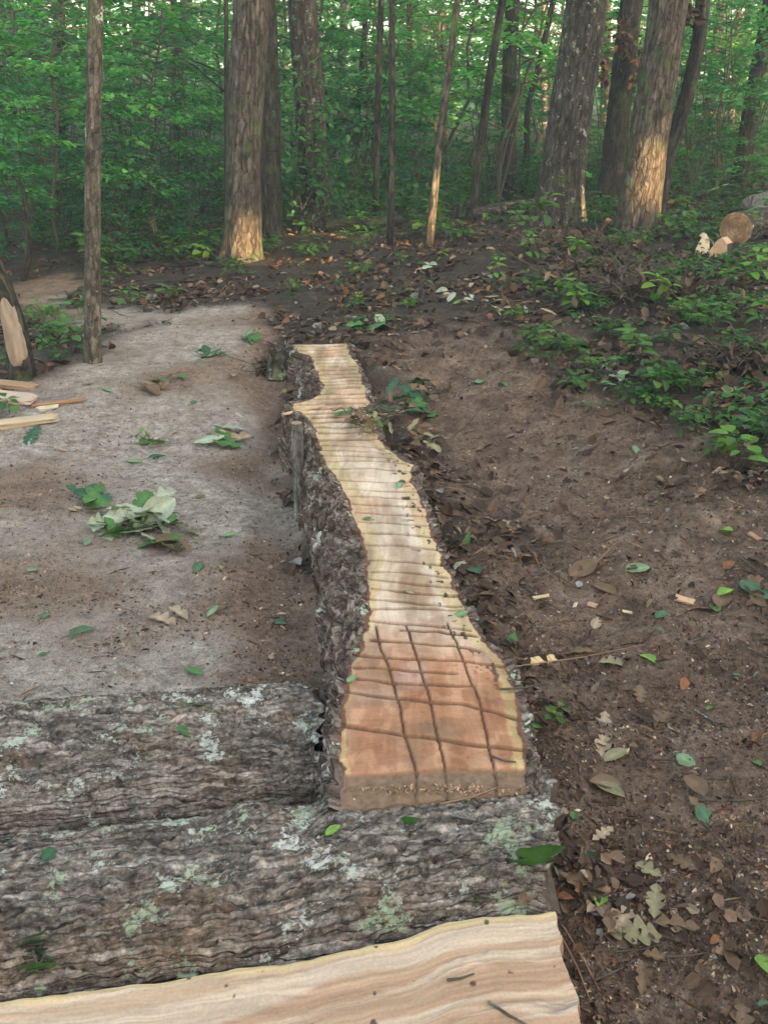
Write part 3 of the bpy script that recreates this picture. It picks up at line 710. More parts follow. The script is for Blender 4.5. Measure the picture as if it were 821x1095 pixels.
def tree(base_px, top_px, wpx, name, label, mat, group=None, dist=None, wtop=None, H=9.5, crown=True, bark=.012, flare=.35, mids=(), sides=36, crownz=0, top_y=0):
    if dist: 
        q = on_y(base_px[0], base_px[1], dist); b, _ = drop(q.x, q.y)
    else: b, _ = hit(*base_px)
    y = b.y
    def atpx(p): return on_y(p[0], p[1], y)
    pts = [b] + [atpx(p) for p in mids] + [atpx(top_px)]
    z = [p.z for p in pts]; xs_ = [p.x for p in pts]
    dep = (b - ORI).dot(pdir(410.5, 547.5).normalized())
    r0 = wpx * dep / FPX / 2; r1 = (wtop or wpx * .85) * dep / FPX / 2
    zt = b.z + H; sl = (xs_[-1] - xs_[-2]) / max(z[-1] - z[-2], .2)
    nz = int(60 if H > 3 else 30)
    zq = np.concatenate([np.linspace(b.z - .2, z[-1] + .3, nz), np.linspace(z[-1] + .3, zt, 14)[1:]])
    xq = np.interp(zq, z, xs_); xq = np.where(zq > z[-1], xs_[-1] + sl * (zq - z[-1]), xq)
    k_ = np.array([.25, .5, .25]); 
    for _ in range(4): xq[1:-1] = np.convolve(xq, k_, 'valid')
    sd_ = len(TREES) * 1.37 + 1
    xq = xq + (vnoise(zq * .8, zq * 0 + sd_) - .5) * r0 * .5
    yq = y + (vnoise(zq * .6, zq * 0 + sd_ + 5) - .5) * .1
    rad = np.interp(zq, [b.z, z[-1], zt], [r0, r1, r1 * .45])
    root = empty(name, b, label, 'tree', group)
    V, F, uv = trunk_mesh(np.stack([xq, yq, zq], -1) - np.array(b), rad, sides, sd_, flare, min(bark, r0 * .22))
    mesh('trunk', V, F, mat, root, uv=uv)
    if crown:
        c = bpy.data.objects.new('crown', CROWNS[len(TREES) % 3]); COL.objects.link(c); c.parent = root
        c.location = (xq[-1] - b.x, yq[-1] - b.y, H - 9.5 + crownz); c.rotation_euler.z = sd_
        sc_ = .6 if r0 < .06 else 1.0; c.scale = (sc_, sc_, 1)
    TREES.append((b, r0)); return root, b, r0
t1 = tree((97, 388), (103, 0), 16, 'sapling', 'slim grey-brown trunk standing alone at the left edge of the dirt trail', M_bark_smooth, wtop=14, flare=.25, bark=.004, mids=[(98, 200)])
t2 = tree((261, 279), (267, 0), 37, 'forest_tree', 'thick straight trunk with a bright sunlit patch at its foot on the left', M_bark_brown, wtop=35, flare=.38)
t2b = tree((291, 256), (287, 0), 20, 'forest_tree', 'dark trunk close behind the thick trunk with the sunlit foot', M_bark_dark, wtop=18, mids=[(291, 120)])
t3 = tree((336, 245), (321, 0), 34, 'forest_tree', 'tall trunk leaning slightly left with pale grey bark high up and green vine leaves', M_bark_grey, wtop=28, mids=[(328, 110)])
t3s = tree((243, 262), (242, 0), 5, 'sapling', 'very thin straight dark stem just left of the thick trunk with sunlit foot', M_bark_dark, H=6, flare=.1, bark=.002, sides=12)
t5 = tree((417, 262), (420, 0), 7, 'sapling', 'thin straight dark sapling standing beyond the middle of the far walkway end', M_bark_dark, H=7, flare=.2, bark=.003, sides=14, wtop=6)
t6 = tree((401, 236), (408, 0), 7, 'sapling', 'thin dark sapling just left of and behind the straight middle sapling', M_bark_dark, H=7, flare=.2, bark=.003, sides=14, mids=[(404, 100)])
t7 = tree((458, 264), (489, 0), 9, 'sapling', 'thin right-leaning sapling with an orange sunlit lower stem', M_bark_brown, H=7, flare=.2, bark=.004, sides=16, wtop=6, mids=[(468, 165)])
t8 = tree((506, 232), (537, 0), 9, 'sapling', 'slender dark trunk bending right, near the dark hollow stump', M_bark_dark, H=7, flare=.3, bark=.004, sides=16, mids=[(512, 170), (525, 70)])
t9 = tree((543, 212), (549, 0), 15, 'forest_tree', 'dark upright trunk of middle thickness left of the big flared tree', M_bark_dark, wtop=14, mids=[(543, 110)])
t10 = tree((561, 205), (592, 0), 7, 'sapling', 'thin wavy trunk between the dark upright trunk and the big flared tree', M_bark_dark, H=7, flare=.1, bark=.004, sides=14, mids=[(564, 110), (574, 80)])
t11 = tree((598, 238), (622, 0), 46, 'forest_tree', 'biggest grey trunk with a flared foot right of the middle', M_bark_grey, wtop=40, flare=.42, mids=[(610, 110)], sides=48)
t12 = tree((650, 222), (676, 0), 24, 'forest_tree', 'dark trunk with dead brown leaves hanging on it, between the two big trunks', M_bark_dark, wtop=22)
t13 = tree((681, 247), (713, 0), 42, 'forest_tree', 'large right-leaning trunk with the long bright sunlit streak', M_bark_brown, wtop=36, flare=.22, sides=48)
t14 = tree((700, 238), (750, 0), 14, 'forest_tree', 'curved dark trunk just right of the sunlit leaning trunk', M_bark_dark, wtop=13, mids=[(712, 170), (734, 100), (745, 50)], dist=t13[1].y + .35)
t15 = tree((790, 200), (821, 20), 17, 'forest_tree', 'brown leaning trunk at the right edge above the cut logs', M_bark_dark, wtop=15, mids=[(803, 110)])
# further trunks
far = [((148, 205), (146, 0), 10, 14, M_bark_pale, 'pale trunk seen through leaves above the lone left sapling'),
       ((66, 200), (64, 0), 13, 15, M_bark_grey, 'grey trunk near the top left corner under the sky gap'),
       ((190, 200), (187, 0), 7, 17, M_bark_brown, 'thin brown trunk glimpsed left of the thick sunlit-footed trunk'),
       ((357, 190), (368, 0), 10, 17, M_bark_pale, 'pale slim trunk just right of the vine-covered tree'),
       ((377, 190), (392, 0), 6, 16, M_bark_dark, 'thin stem between the pale slim trunk and the middle saplings'),
       ((441, 190), (437, 0), 6, 18, M_bark_brown, 'faint thin stem right of the straight middle sapling'),
       ((580, 190), (581, 0), 7, 20, M_bark_pale, 'pale far stem behind the thin wavy trunk'),
       ((748, 190), (772, 0), 11, 18, M_bark_brown, 'distant leaning trunk right of the curved dark trunk'),
       ((770, 200), (792, 0), 7, 22, M_bark_grey, 'faint far trunk near the top right sky gap'),
       ((640, 190), (650, 0), 10, 22, M_bark_grey, 'far grey trunk glimpsed between the two biggest trunks'),
       ((22, 190), (12, 0), 8, 20, M_bark_dark, 'far dark trunk at the top left edge'),
       ((475, 190), (472, 0), 6, 24, M_bark_grey, 'far thin trunk crossing behind the orange-lit sapling')]
for bp, tp, wp, dist, mt, lb in far:
    tree(bp, tp, wp, 'forest_tree', lb, mt, 'trees standing deeper in the woods', dist=dist, H=9.5, sides=16, flare=.2)
rf = random.Random(5)
for i in range(20):
    d = rf.uniform(20, 46); px = rf.uniform(-350, 1170)
    tree((px, 190), (px + rf.uniform(-5, 30), 0), rf.uniform(3.5, 9), 'forest_tree', 'slender far trunk half hidden by leaves deep in the woods', rf.choice([M_bark_dark, M_bark_grey, M_bark_pale, M_bark_brown]),
         'slender far trunks', dist=d, sides=10, H=11, flare=.1)

# low branches of the thick tree, bare and arching left
def thing_tube(name, label, cat, px_pts, rad, mat, y=None, parent=None, ys_=None, sides=8):
    P = [on_y(p[0], p[1], (ys_[i] if ys_ else y)) for i, p in enumerate(px_pts)]
    A = np.array([tuple(p) for p in P]); t = np.linspace(0, 1, len(A)); q = np.linspace(0, 1, 30)
    A2 = np.stack([np.interp(q, t, A[:, k]) for k in range(3)], -1)
    for _ in range(3): A2[1:-1] = (A2[:-2] + 2 * A2[1:-1] + A2[2:]) / 4
    r = np.interp(q, np.linspace(0, 1, len(rad)), rad)
    loc = A2[0].copy(); V, F, uv = tube(A2 - (loc if parent is None else np.array(parent.location)), r, sides)
    o = mesh(name, V, F, mat, parent, uv=uv, loc=loc if parent is None else None)
    if parent is None: tag(o, label, cat)
    return o
thing_tube('branch', None, None, [(243, 100), (225, 85), (205, 68), (190, 62)], [.012, .009, .004], M_bark_dark, y=t3s[1].y, parent=t3s[0])
thing_tube('branch', None, None, [(243, 82), (220, 70), (200, 62)], [.010, .007, .003], M_bark_dark, y=t3s[1].y, parent=t3s[0])

# snag and peeled tree at left
snag_b = hit(22, 300)[0]
thing_tube('dead_snag', 'thin dark curved dead stem at the left edge, hooked over at its top', 'dead stem', [(24, 304), (33, 270), (30, 230), (26, 205), (18, 188), (10, 186)], [.030, .026, .022, .018, .012], M_bark_dark, y=snag_b.y)
def peeled():
    b, _ = hit(24, 404); y = b.y
    root = empty('peeled_tree', b, 'leaning trunk at the left edge with its bark stripped to pale wood', 'tree')
    pts = [(24, 408), (22, 385), (16, 350), (4, 310), (-14, 270), (-50, 200), (-100, 60)]
    A = np.array([tuple(on_y(p[0], p[1], y)) for p in pts]); q = np.linspace(0, 1, 70)
    A2 = np.stack([np.interp(q, np.linspace(0, 1, len(A)), A[:, k]) for k in range(3)], -1)
    for _ in range(6): A2[1:-1] = (A2[:-2] + 2 * A2[1:-1] + A2[2:]) / 4
    rad = np.interp(q, [0, .15, 1], [.062, .052, .045])
    V, F, uv = trunk_mesh(A2 - np.array(b), rad, 32, 3.3, .3, .008)
    mesh('trunk', V, F, M_bark_dark, root, uv=uv)
    V = trunk_mesh(A2 - np.array(b), rad, 32, 3.3, .3, .0)[0]
    # stripped wood, proud of the trunk by a few mm on the camera side
    i0, i1 = 9, 34; VV = V.reshape(70, 32, 3); cen = (A2 - np.array(b))[:, None]
    ang = np.arctan2(VV[..., 1] - cen[..., 1], VV[..., 0] - cen[..., 0])
    cols = [j for j in range(32) if -2.5 < ang[20, j] < -.55]; cols.sort(key=lambda j: ang[20, j])
    sub = VV[i0:i1][:, cols]; c2 = cen[i0:i1]
    t = np.linspace(0, 1, i1 - i0)[:, None, None]; u = np.linspace(-1, 1, len(cols))[None, :, None]
    shape = np.clip((1 - (np.abs(2 * t - 1)) ** 3) * 1.25 - np.abs(u) * .9 + .9 * (fbm(t[..., 0] * 9, u[..., 0] * 3, o=3)[..., None] - .5), -.3, 1)
    off = .010 * np.clip(shape * 3, -1.2, 1)
    sub = c2 + (sub - c2) * 1.0 + unit(sub - c2) * off
    n1, n2 = sub.shape[:2]; col = cl(.30, .225, .17) * (.35 + 1.2 * fbm(t[..., 0] * 4, u[..., 0] * 9, o=4))[..., None]
    mesh('stripped_wood', sub.reshape(-1, 3), grid_faces(n1, n2), M_woodc, root, col=col.reshape(-1, 3))
peeled()

# ------------------------------------------------------------------ stake and splinter beside the walkway
def stake():
    b = hit(320, 543)[0]; y = b.y
    root = empty('wooden_stake', b, 'weathered grey upright stake against the left side of the walkway', 'stake')
    A = np.array([tuple(on_y(p[0], p[1], y)) for p in [(321, 556), (320, 520), (318, 480), (317, 452)]]) - np.array(b)
    q = np.linspace(0, 1, 30); A2 = np.stack([np.interp(q, np.linspace(0, 1, 4), A[:, k]) for k in range(3)], -1)
    V, F, uv = trunk_mesh(A2, np.interp(q, [0, 1], [.024, .022]), 20, 1.1, .0, .004)
    mesh('post', V, F, M_bark_pale, root, uv=uv)
    top = V.reshape(30, 20, 3)[-1]; rows = [top * (1 - k / 3) + top.mean(0) * k / 3 + np.array([0, 0, .001 * k]) for k in range(4)]
    mesh('cut_end', np.concatenate(rows), grid_faces(4, 20, True), M_endgrain, root)
stake()
def chunk(px, py, l, wd, h, rot, tilt, c, name, label, cat, group=None, kerfs=0, seed=1, lift=0.0, z=None):
    """an uneven split piece of wood: bevelled wedge with grain"""
    p, nrm = hit(px, py); n, m = 26, 14
    r = np.random.default_rng(seed)
    s = np.linspace(-.5, .5, n); th = np.linspace(0, 2 * np.pi, m, endpoint=False)
    S, T = np.meshgrid(s, th, indexing='ij')
    e = 1 - .25 * np.abs(2 * S) ** 14; rr = 1 + .34 * (vnoise(S * 5 + seed, np.cos(T) * 1.6, np.sin(T) * 1.6) - .5)
    cy = np.sign(np.cos(T)) * np.abs(np.cos(T)) ** .25; sz = np.sign(np.sin(T)) * np.abs(np.sin(T)) ** .3
    Yv = cy * wd * .5 * e * rr * (1 + .35 * S * r.uniform(-1, 1)); Zv = sz * h * .5 * e * rr
    Xv = S * l * (1 + .30 * vnoise(T * 2, T * 0 + seed)); Zv = Zv * (1.1 - 1.0 * np.clip(S, -.5, .45)) * .8; n_ = 0
    if kerfs:
        k = (np.sin(S * kerfs * 2 * np.pi) > .85) & (Zv > 0); Zv = Zv - k * h * .25
    V = np.stack([Xv, Yv, Zv + h * .42 + lift], -1).reshape(-1, 3)
    V = np.concatenate([V, [[Xv[0].mean(), 0, h * .42 + lift], [Xv[-1].mean(), 0, h * .42 + lift]]])
    g = grid_faces(n, m, True); a = n * m
    caps = [[a, (j + 1) % m, j, j] for j in range(m)] + [[a + 1, (n - 1) * m + j, (n - 1) * m + (j + 1) % m, (n - 1) * m + (j + 1) % m] for j in range(m)]
    me_col = np.array(c)[None] * (.75 + .5 * fbm(V[:, 0] * 10 + seed, V[:, 1] * 90, V[:, 2] * 90, o=3))[:, None]
    V3, F4 = V, g
    me = bpy.data.meshes.new(name); me.from_pydata(V3.tolist(), [], F4.tolist() + [f[:3] for f in caps]); me.materials.append(M_woodc)
    ca = me.color_attributes.new('col', 'FLOAT_COLOR', 'POINT'); c4 = np.ones((len(V3), 4), np.float32); c4[:, :3] = me_col; ca.data.foreach_set('color', c4.ravel())
    for f in me.polygons: f.use_smooth = False
    o = bpy.data.objects.new(name, me); COL.objects.link(o)
    up = nrm.to_track_quat('Z', 'Y'); o.rotation_mode = 'QUATERNION'
    o.rotation_quaternion = up @ Matrix.Rotation(R(rot), 3, 'Z').to_quaternion() @ Matrix.Rotation(R(tilt), 3, 'Y').to_quaternion()
    o.location = p + nrm * .001
    return tag(o, label, cat, group)
chunk(324, 438, .16, .012, .006, 12, 0, (.62, .42, .28), 'wood_splinter', 'long pale splinter lying on the left knot of the walkway', 'splinter', lift=.004)
chunk(577, 708, .088, .030, .014, -32, 0, (.62, .45, .24), 'wood_offcut', 'yellow offcut with saw notches right of the walkway butt', 'wood offcut', kerfs=4)
chunk(578, 639, .048, .012, .008, 18, 0, (.52, .38, .22), 'wood_chip', 'small straw-coloured chip right of the walkway middle', 'wood chip')
chunk(615, 648, .022, .012, .005, -20, 0, (.62, .48, .32), 'wood_chip', 'tiny pale chip left of the reddish chip', 'wood chip')
chunk(633, 648, .030, .020, .008, 30, 0, (.45, .26, .17), 'wood_chip', 'small reddish chip between two paler chips on the bare soil', 'wood chip')
chunk(731, 643, .052, .026, .012, -10, 0, (.50, .31, .20), 'wood_chip', 'orange-brown chip lying alone on the soil at right', 'wood chip')
chunk(670, 655, .012, .03, .004, 70, 0, (.5, .38, .25), 'wood_chip', 'tiny straw-coloured chip below the pale green leaf', 'wood chip')
chunk(806, 575, .05, .02, .01, 10, 0, (.30, .17, .11), 'wood_chip', 'brown bark chip at the right edge', 'wood chip')
chunk(4, 427, .30, .10, .035, 8, 0, (.42, .31, .25), 'split_wood_piece', 'pale pink split piece at the left edge under the peeled trunk', 'wood piece', seed=4)
chunk(4, 457, .42, .06, .035, 18, 0, (.44, .33, .23), 'split_wood_piece', 'pale split stick with a sharp end, lowest at the left edge', 'wood piece', seed=5)
chunk(17, 414, .20, .07, .025, 10, 0, (.30, .19, .12), 'split_wood_piece', 'orange-brown slab at the foot of the peeled trunk', 'wood piece', seed=6)
chunk(64, 432, .22, .03, .015, 32, 0, (.30, .15, .08), 'bark_strip', 'thin reddish strip beside the left edge of the trail', 'bark strip', seed=7)
chunk(52, 437, .09, .035, .012, 40, 0, (.55, .46, .34), 'bark_strip', 'pale broken end next to the thin reddish strip', 'bark strip', seed=8)

# cut rounds and split firewood at right
M_round = None
def ring_mat():
    m, nt, b = newmat('cut_face')
    obj = N(nt, 'ShaderNodeTexCoord').outputs['Object']
    wv = N(nt, 'ShaderNodeTexWave', wave_type='RINGS', rings_direction='Y'); wv.inputs['Scale'].default_value = 12; wv.inputs['Distortion'].default_value = 2.5; wv.inputs['Detail'].default_value = 3
    nt.links.new(obj, wv.inputs[0])
    n = noise(nt, obj, 9, 4, .6)
    c = ramp(nt, n, [(.3, (.09, .045, .025)), (.48, (.20, .11, .06)), (.68, (.42, .27, .16))])
    c = mix(nt, .5, c, ramp(nt, wv.outputs['Color'], [(0, (.65, .6, .55)), (1, (1.1, 1.1, 1.1))]), 'MULTIPLY')
    nt.links.new(c, b.inputs['Base Color']); b.inputs['Roughness'].default_value = .85
    bump(nt, b, n, .5, .006); return m
M_ring = ring_mat()
def cut_round(px, py, rpx, length, yaw, name, label, lift=0, tilt=0):
    p0, _ = hit(px, py + rpx * .9); y = p0.y; c = on_y(px, py, y); dep = (c - ORI).dot(pdir(410.5, 547.5).normalized()); r = rpx * dep / FPX
    root = empty(name, c, label, 'cut log'); root.rotation_euler = (R(tilt), 0, R(yaw))
    th = np.linspace(0, 2 * np.pi, 48, endpoint=False); q = np.linspace(0, 1, 24)
    rad = r * (1 + .07 * (vnoise(np.cos(th) * 2 + px, np.sin(th) * 2) - .5))
    V = np.stack([rad[None] * np.cos(th)[None] * (1 + .03 * vnoise(q[:, None] * 6, th[None] * 3)), q[:, None] * length + 0 * th[None], rad[None] * np.sin(th)[None] * (1 + .03 * vnoise(q[:, None] * 6, th[None] * 3))], -1)
    uv = np.stack([q[:, None] * length + 0 * th[None], th[None] * r + 0 * q[:, None]], -1)
    mesh('bark', V.reshape(-1, 3), grid_faces(24, 48, True), M_bark_grey, root, uv=uv.reshape(-1, 2))
    rows = [V[0] * (1 - k / 8 * np.array([1, 0, 1])) + np.array([0, -.004 if k else 0, 0]) for k in range(9)]
    mesh('cut_face', np.concatenate(rows), grid_faces(9, 48, True), M_ring, root)
    return root
cut_round(786, 245, 17, .8, -35, 'cut_log', 'round cut log end facing the camera beside two split pieces')
def wedge(px, py, wpx, hpx, yaw, c, name, label, seed, depthk=.9):
    p0, _ = hit(px, py + hpx * .5); y = p0.y; c0 = on_y(px, py + hpx * .5, y); dep = (c0 - ORI).dot(pdir(410.5, 547.5).normalized()); W_, H_ = wpx * dep / FPX, hpx * dep / FPX
    pts = [(-.5, 0), (-.40, .35), (-.18, .85), (.06, 1.0), (.40, .72), (.5, .2), (.46, 0)]
    r = np.random.default_rng(seed); front = np.array([[x * W_, 0, z * H_] for x, z in pts]) + r.normal(0, .006, (7, 3)); back = front + np.array([.03, W_ * depthk, .0]) * 1.0
    V = np.concatenate([front, back]); f = [list(range(7)), list(range(13, 6, -1))] + [[(j + 1) % 7, j, 7 + j, 7 + (j + 1) % 7] for j in range(7)]
    me = bpy.data.meshes.new(name); me.from_pydata(V.tolist(), [], f); 
    me.materials.append(plain(name + '_wood', c, .8, .25, 30)); me.materials.append(M_bark_brown)
    for i, pl in enumerate(me.polygons): pl.material_index = 0 if i in (0, 1, 4, 5) else 1
    o = bpy.data.objects.new(name, me); COL.objects.link(o); o.location = c0 + Vector((0, 0, -.02)); o.rotation_euler.z = R(yaw)
    bv = o.modifiers.new('bevel', 'BEVEL'); bv.width = .006; bv.segments = 2
    tag(o, label, 'firewood'); return o
wedge(750, 260, 17, 24, 12, (.66, .52, .40), 'split_firewood', 'pale peaked split of firewood leftmost of the cut pieces', 1)
wedge(767, 263, 19, 24, -20, (.46, .28, .18), 'split_firewood', 'brown split of firewood between the pale peaked piece and round log', 2)
wedge(611, 258, 14, 14, -5, (.42, .24, .15), 'cut_block', 'small orange cut block at the foot of the biggest grey tree', 3, 2.0)

# fallen logs and sticks in the background
def lying(name, label, cat, pts, rad, mat, lift=.6, sides=20, bark=.008, group=None):
    A = []
    for px, py in pts:
        h, _ = hit(px, py); A.append(tuple(h))
    A = np.array(A); q = np.linspace(0, 1, 50); A2 = np.stack([np.interp(q, np.linspace(0, 1, len(A)), A[:, k]) for k in range(3)], -1)
    for _ in range(3): A2[1:-1] = (A2[:-2] + 2 * A2[1:-1] + A2[2:]) / 4
    r = np.interp(q, np.linspace(0, 1, len(rad)), rad); A2[:, 2] += r * lift
    loc = A2[0].copy()
    tan = unit(np.gradient(A2, axis=0)); up = np.array([0, 0, 1.]); a = unit(np.cross(tan, up)); b = np.cross(a, tan)
    th = np.linspace(0, 2 * np.pi, sides, endpoint=False)
    rr = r[:, None] + bark * (vnoise(q[:, None] * 30, np.cos(th)[None] * 3, np.sin(th)[None] * 3) - .5)
    rr[0] *= .05; rr[-1] *= .05
    V = (A2 - loc)[:, None] + rr[..., None] * (np.cos(th)[None, :, None] * a[:, None] + np.sin(th)[None, :, None] * b[:, None])
    s = np.concatenate([[0], np.cumsum(np.linalg.norm(np.diff(A2, axis=0), axis=1))])
    uv = np.stack([s[:, None] + 0 * th[None], th[None] * r.mean() + 0 * s[:, None]], -1)
    o = mesh(name, V.reshape(-1, 3), grid_faces(50, sides, True), mat, None, uv=uv.reshape(-1, 2), loc=loc)
    return tag(o, label, cat, group)
lying('fallen_log', 'long fallen log on the forest floor left of the biggest grey tree', 'fallen log', [(505, 236), (535, 228), (572, 222)], [.07, .075, .06], M_bark_grey)
lying('fallen_log', 'dark fallen log lying between the vine tree and the middle saplings', 'fallen log', [(350, 247), (385, 246), (430, 240)], [.08, .085, .06], M_bark_dark)
lying('fallen_branch', 'reddish-brown stick lying sunlit right of the leaning trunk', 'stick', [(703, 222), (722, 217), (743, 214)], [.018, .02, .014], plain('red_stick', (.30, .15, .08)), lift=1)
lying('fallen_branch', 'thin bent twig arching over the brush above the round log', 'stick', [(748, 222), (775, 210), (815, 213)], [.010, .009, .005], M_bark_pale, lift=14, sides=8, bark=0)
lying('fallen_log', 'pale lichen-covered log at the right edge above the round cut log', 'fallen log', [(800, 232), (825, 226), (880, 222)], [.11, .12, .12], M_bark_pale)
lying('fallen_branch', 'dark branch lying left of the sunlit tree foot on the litter', 'stick', [(148, 312), (180, 306), (215, 300)], [.02, .025, .012], M_bark_dark)
lying('fallen_branch', 'short curved branch at the left foot of the sunlit thick trunk', 'stick', [(178, 289), (205, 284), (238, 286)], [.03, .03, .03], M_bark_dark)
lying('fallen_branch', 'thin pale twig on the soil below the lichen tuft at right', 'stick', [(584, 414), (600, 408), (620, 400)], [.004, .005, .003], M_bark_pale, sides=8, bark=0, lift=1.5)
def stump(px, py, wpx, hpx, name, label, mat):
    b, _ = hit(px, py); dep = b.y; r = wpx * dep / FPX / 2; h = hpx * dep / FPX
    q = np.linspace(-.1, 1, 20); V, F, uv = trunk_mesh(np.stack([q * 0, q * 0, q * h], -1), r * np.interp(q, [-.1, .2, 1], [1.2, 1, .85]), 28, px * .1, .3, .02)
    VV = V.reshape(20, 28, 3); VV[-1, :, 2] += .05 * (vnoise(np.arange(28) * .7, np.arange(28) * 0.) - .5)
    root = empty(name, b, label, 'stump'); mesh('trunk', VV.reshape(-1, 3), F, mat, root, uv=uv)
    top = VV[-1]; rows = [top * (1 - k / 5) + (top.mean(0) - np.array([0, 0, .03])) * k / 5 for k in range(6)]
    mesh('broken_top', np.concatenate(rows), grid_faces(6, 28, True), M_bark_dark, root)
stump(490, 232, 16, 10, 'hollow_stump', 'small black rotten stump on the slope left of the slender bending trunk', M_bark_dark)
stump(300, 400, 24, 24, 'mossy_stump', 'small mossy stump against the left side of the far walkway end', bark_mat('mossy_stump_bark', (.03, .03, .02), (.07, .065, .05), (.16, .15, .12), 9, 30, .5, moss=.35))

# ------------------------------------------------------------------ understory
def put(proto, x, y, s, rot, label, cat, group, sz=None):
    c = copy_tree(proto) if proto['used'] else proto
    proto['used'] = 1; c['used'] = 1
    p, _ = drop(x, y); c.location = p - Vector((0, 0, .02)); c.rotation_euler = (0, 0, rot); c.scale = (s, s, sz or s); tag(c, label, cat, group)
    return c
for s in shrubs: s['used'] = 0
rs = random.Random(21)
ROOTS = []
kinds = [('leafy green shrub with layered sprays of leaves beyond the tree line', 'understory shrubs beyond the tree line'),
         ('tall arching shrub with broad bright leaves beyond the tree line', 'tall understory shrubs'),
         ('low dense dark green bush at the edge of the woods', 'low bushes at the edge of the woods'),
         ('young tree with thin stem and high yellow-green leaves in the woods', 'young trees in the woods'),
         ('young tree with spreading mid-green branches in the woods', 'spreading young trees in the woods')]
def scatter(n, dmin, dmax, pxr, choices, smin, smax, avoid=True):
    k = 0; tries = 0
    while k < n and tries < n * 20:
        tries += 1
        d = math.sqrt(rs.uniform(dmin ** 2, dmax ** 2)); px = rs.uniform(*pxr); q = on_y(px, 200, d)
        i = rs.choice(choices)
        if avoid and any((q.x - t[0].x) ** 2 + (q.y - t[0].y) ** 2 < .45 for t in TREES[:16]): continue
        put(shrubs[i], q.x, q.y, rs.uniform(smin, smax), rs.uniform(0, 6.28), kinds[i][0], 'shrub' if i < 3 else 'tree', kinds[i][1]); k += 1
scatter(44, 12.2, 17, (-250, 1070), [0, 1, 2, 2], .75, 1.2)
scatter(50, 16, 26, (-350, 1170), [0, 1, 3, 4], .9, 1.4)
scatter(36, 24, 44, (-300, 1120), [1, 3, 4, 4], 1.1, 1.7, False)
# left thicket, nearer
for px, d, i, s in [(130, 10.5, 2, .95), (180, 11.3, 2, .9), (60, 11.6, 0, .95), (150, 12.2, 0, 1.0), (215, 11.6, 2, .75), (5, 10.8, 0, .9), (-60, 9.5, 1, .9), (100, 13, 1, 1.0), (200, 13.5, 1, .9), (30, 13.6, 3, 1.0), (310, 13.2, 0, .7), (380, 13.4, 2, 1.0), (440, 13.8, 0, .8), (520, 13.4, 2, .9), (-120, 7.8, 2, .9),
                    (735, 10.6, 2, .75), (790, 10.8, 0, .75), (850, 10.0, 1, .75), (760, 12.2, 1, .75), (640, 12.4, 0, .75), (900, 8.4, 2, .8), (120, 9.9, 2, .5), (165, 10.2, 2, .55), (205, 10.0, 2, .45), (70, 10.6, 2, .6), (25, 9.8, 2, .55), (315, 11.4, 2, .5), (375, 11.8, 2, .55), (445, 12.0, 2, .6)]:
    q = on_y(px, 220, d); put(shrubs[i], q.x, q.y, s, rs.uniform(0, 6.28), kinds[i][0], 'shrub' if i < 3 else 'tree', kinds[i][1])
# leaning-in young tree whose leaves hang in the top-left corner
for px, d, i, s in [(-60, 8.6, 4, .62), (-10, 9.6, 3, .7), (160, 10.9, 4, .62), (60, 10.2, 4, .7), (130, 15, 4, 1.1), (345, 14.5, 4, 1.0), (560, 15.5, 3, 1.0), (480, 14.2, 3, .9), (225, 15, 3, 1.0)]:
    q = on_y(px, 220, d); put(shrubs[i], q.x, q.y, s, rs.uniform(0, 6.28), kinds[i][0], 'tree', kinds[i][1])

# far woods: one mass nobody could count, with gaps of sky
def far_mass(name, n, dist, ang, zr, leaf, thin=.0, label=None, gaps=None, base=(.06, .13, .04), seed=0, hole=.44):
    r = np.random.default_rng(seed)
    a = r.uniform(ang[0], ang[1], n); d = np.sqrt(r.uniform(dist[0] ** 2, dist[1] ** 2, n)); z = r.uniform(zr[0], zr[1], n)
    x, y = d * np.sin(a), d * np.cos(a)
    keep = fbm(a * 14, z * .55, d * .12, o=3) > (hole + thin * (z - zr[0]) / (zr[1] - zr[0]))
    P = np.stack([x, y, z + G0(x, y) * (d < 60)], -1)
    if gaps is not None:
        for tgt, rad in gaps:
            v = P - np.array(tgt)[None]; t = v @ np.array(sdir); e = v - t[:, None] * np.array(sdir)[None]
            keep &= ~((np.hypot(e[:, 0], e[:, 1] * 1.0) ** 2 + e[:, 2] ** 2 < rad ** 2) & (t > 0))
    P = P[keep]; n = len(P)
    D = unit(r.normal(0, 1, (n, 3)) * np.array([[1, 1, .5]])); NN = unit(np.cross(D, np.cross(r.normal(0, 1, (n, 3)) * np.array([[1, 1, .3]]) + np.array([[0, 0, .5]]), D)))
    L = leaf * r.uniform(.6, 1.4, n); V, F = leaf_cloud(P, D, NN, L, L * .65)
    o = mesh(name, V, F, M_leaf, None, col=np.repeat(green(n, base), 6, 0), smooth=False)
    return tag(o, kind='stuff')
far_mass('far_woods', 110000, (34, 75), (R(-42), R(42)), (0, 11), .42, .50, seed=3, base=(.08, .22, .09))
p_ = lambda px, py, y: tuple(on_y(px, py, y))
SG = [(p_(266, 264, t2[1].y - .2), .36), (p_(268, 244, t2[1].y - .2), .28),
      (p_(690, 228, t13[1].y - .2), .24), (p_(699, 205, t13[1].y - .2), .27), (p_(704, 175, t13[1].y - .2), .29), (p_(709, 145, t13[1].y - .2), .21), (p_(713, 118, t13[1].y - .2), .14),
      (p_(460, 245, t7[1].y), .28), (p_(465, 205, t7[1].y), .28), (p_(722, 216, t13[1].y), .2)]
SG = [(a, b + .05) for a, b in SG]
far_mass('sun_screen_foliage', 110000, (15, 21), (R(180 - 80), R(180 + 25)), (-.5, 8.6), .34, 0, gaps=SG, seed=4, hole=.2)  # unseen leaf mass added behind the camera to block sun, holed for sun patches

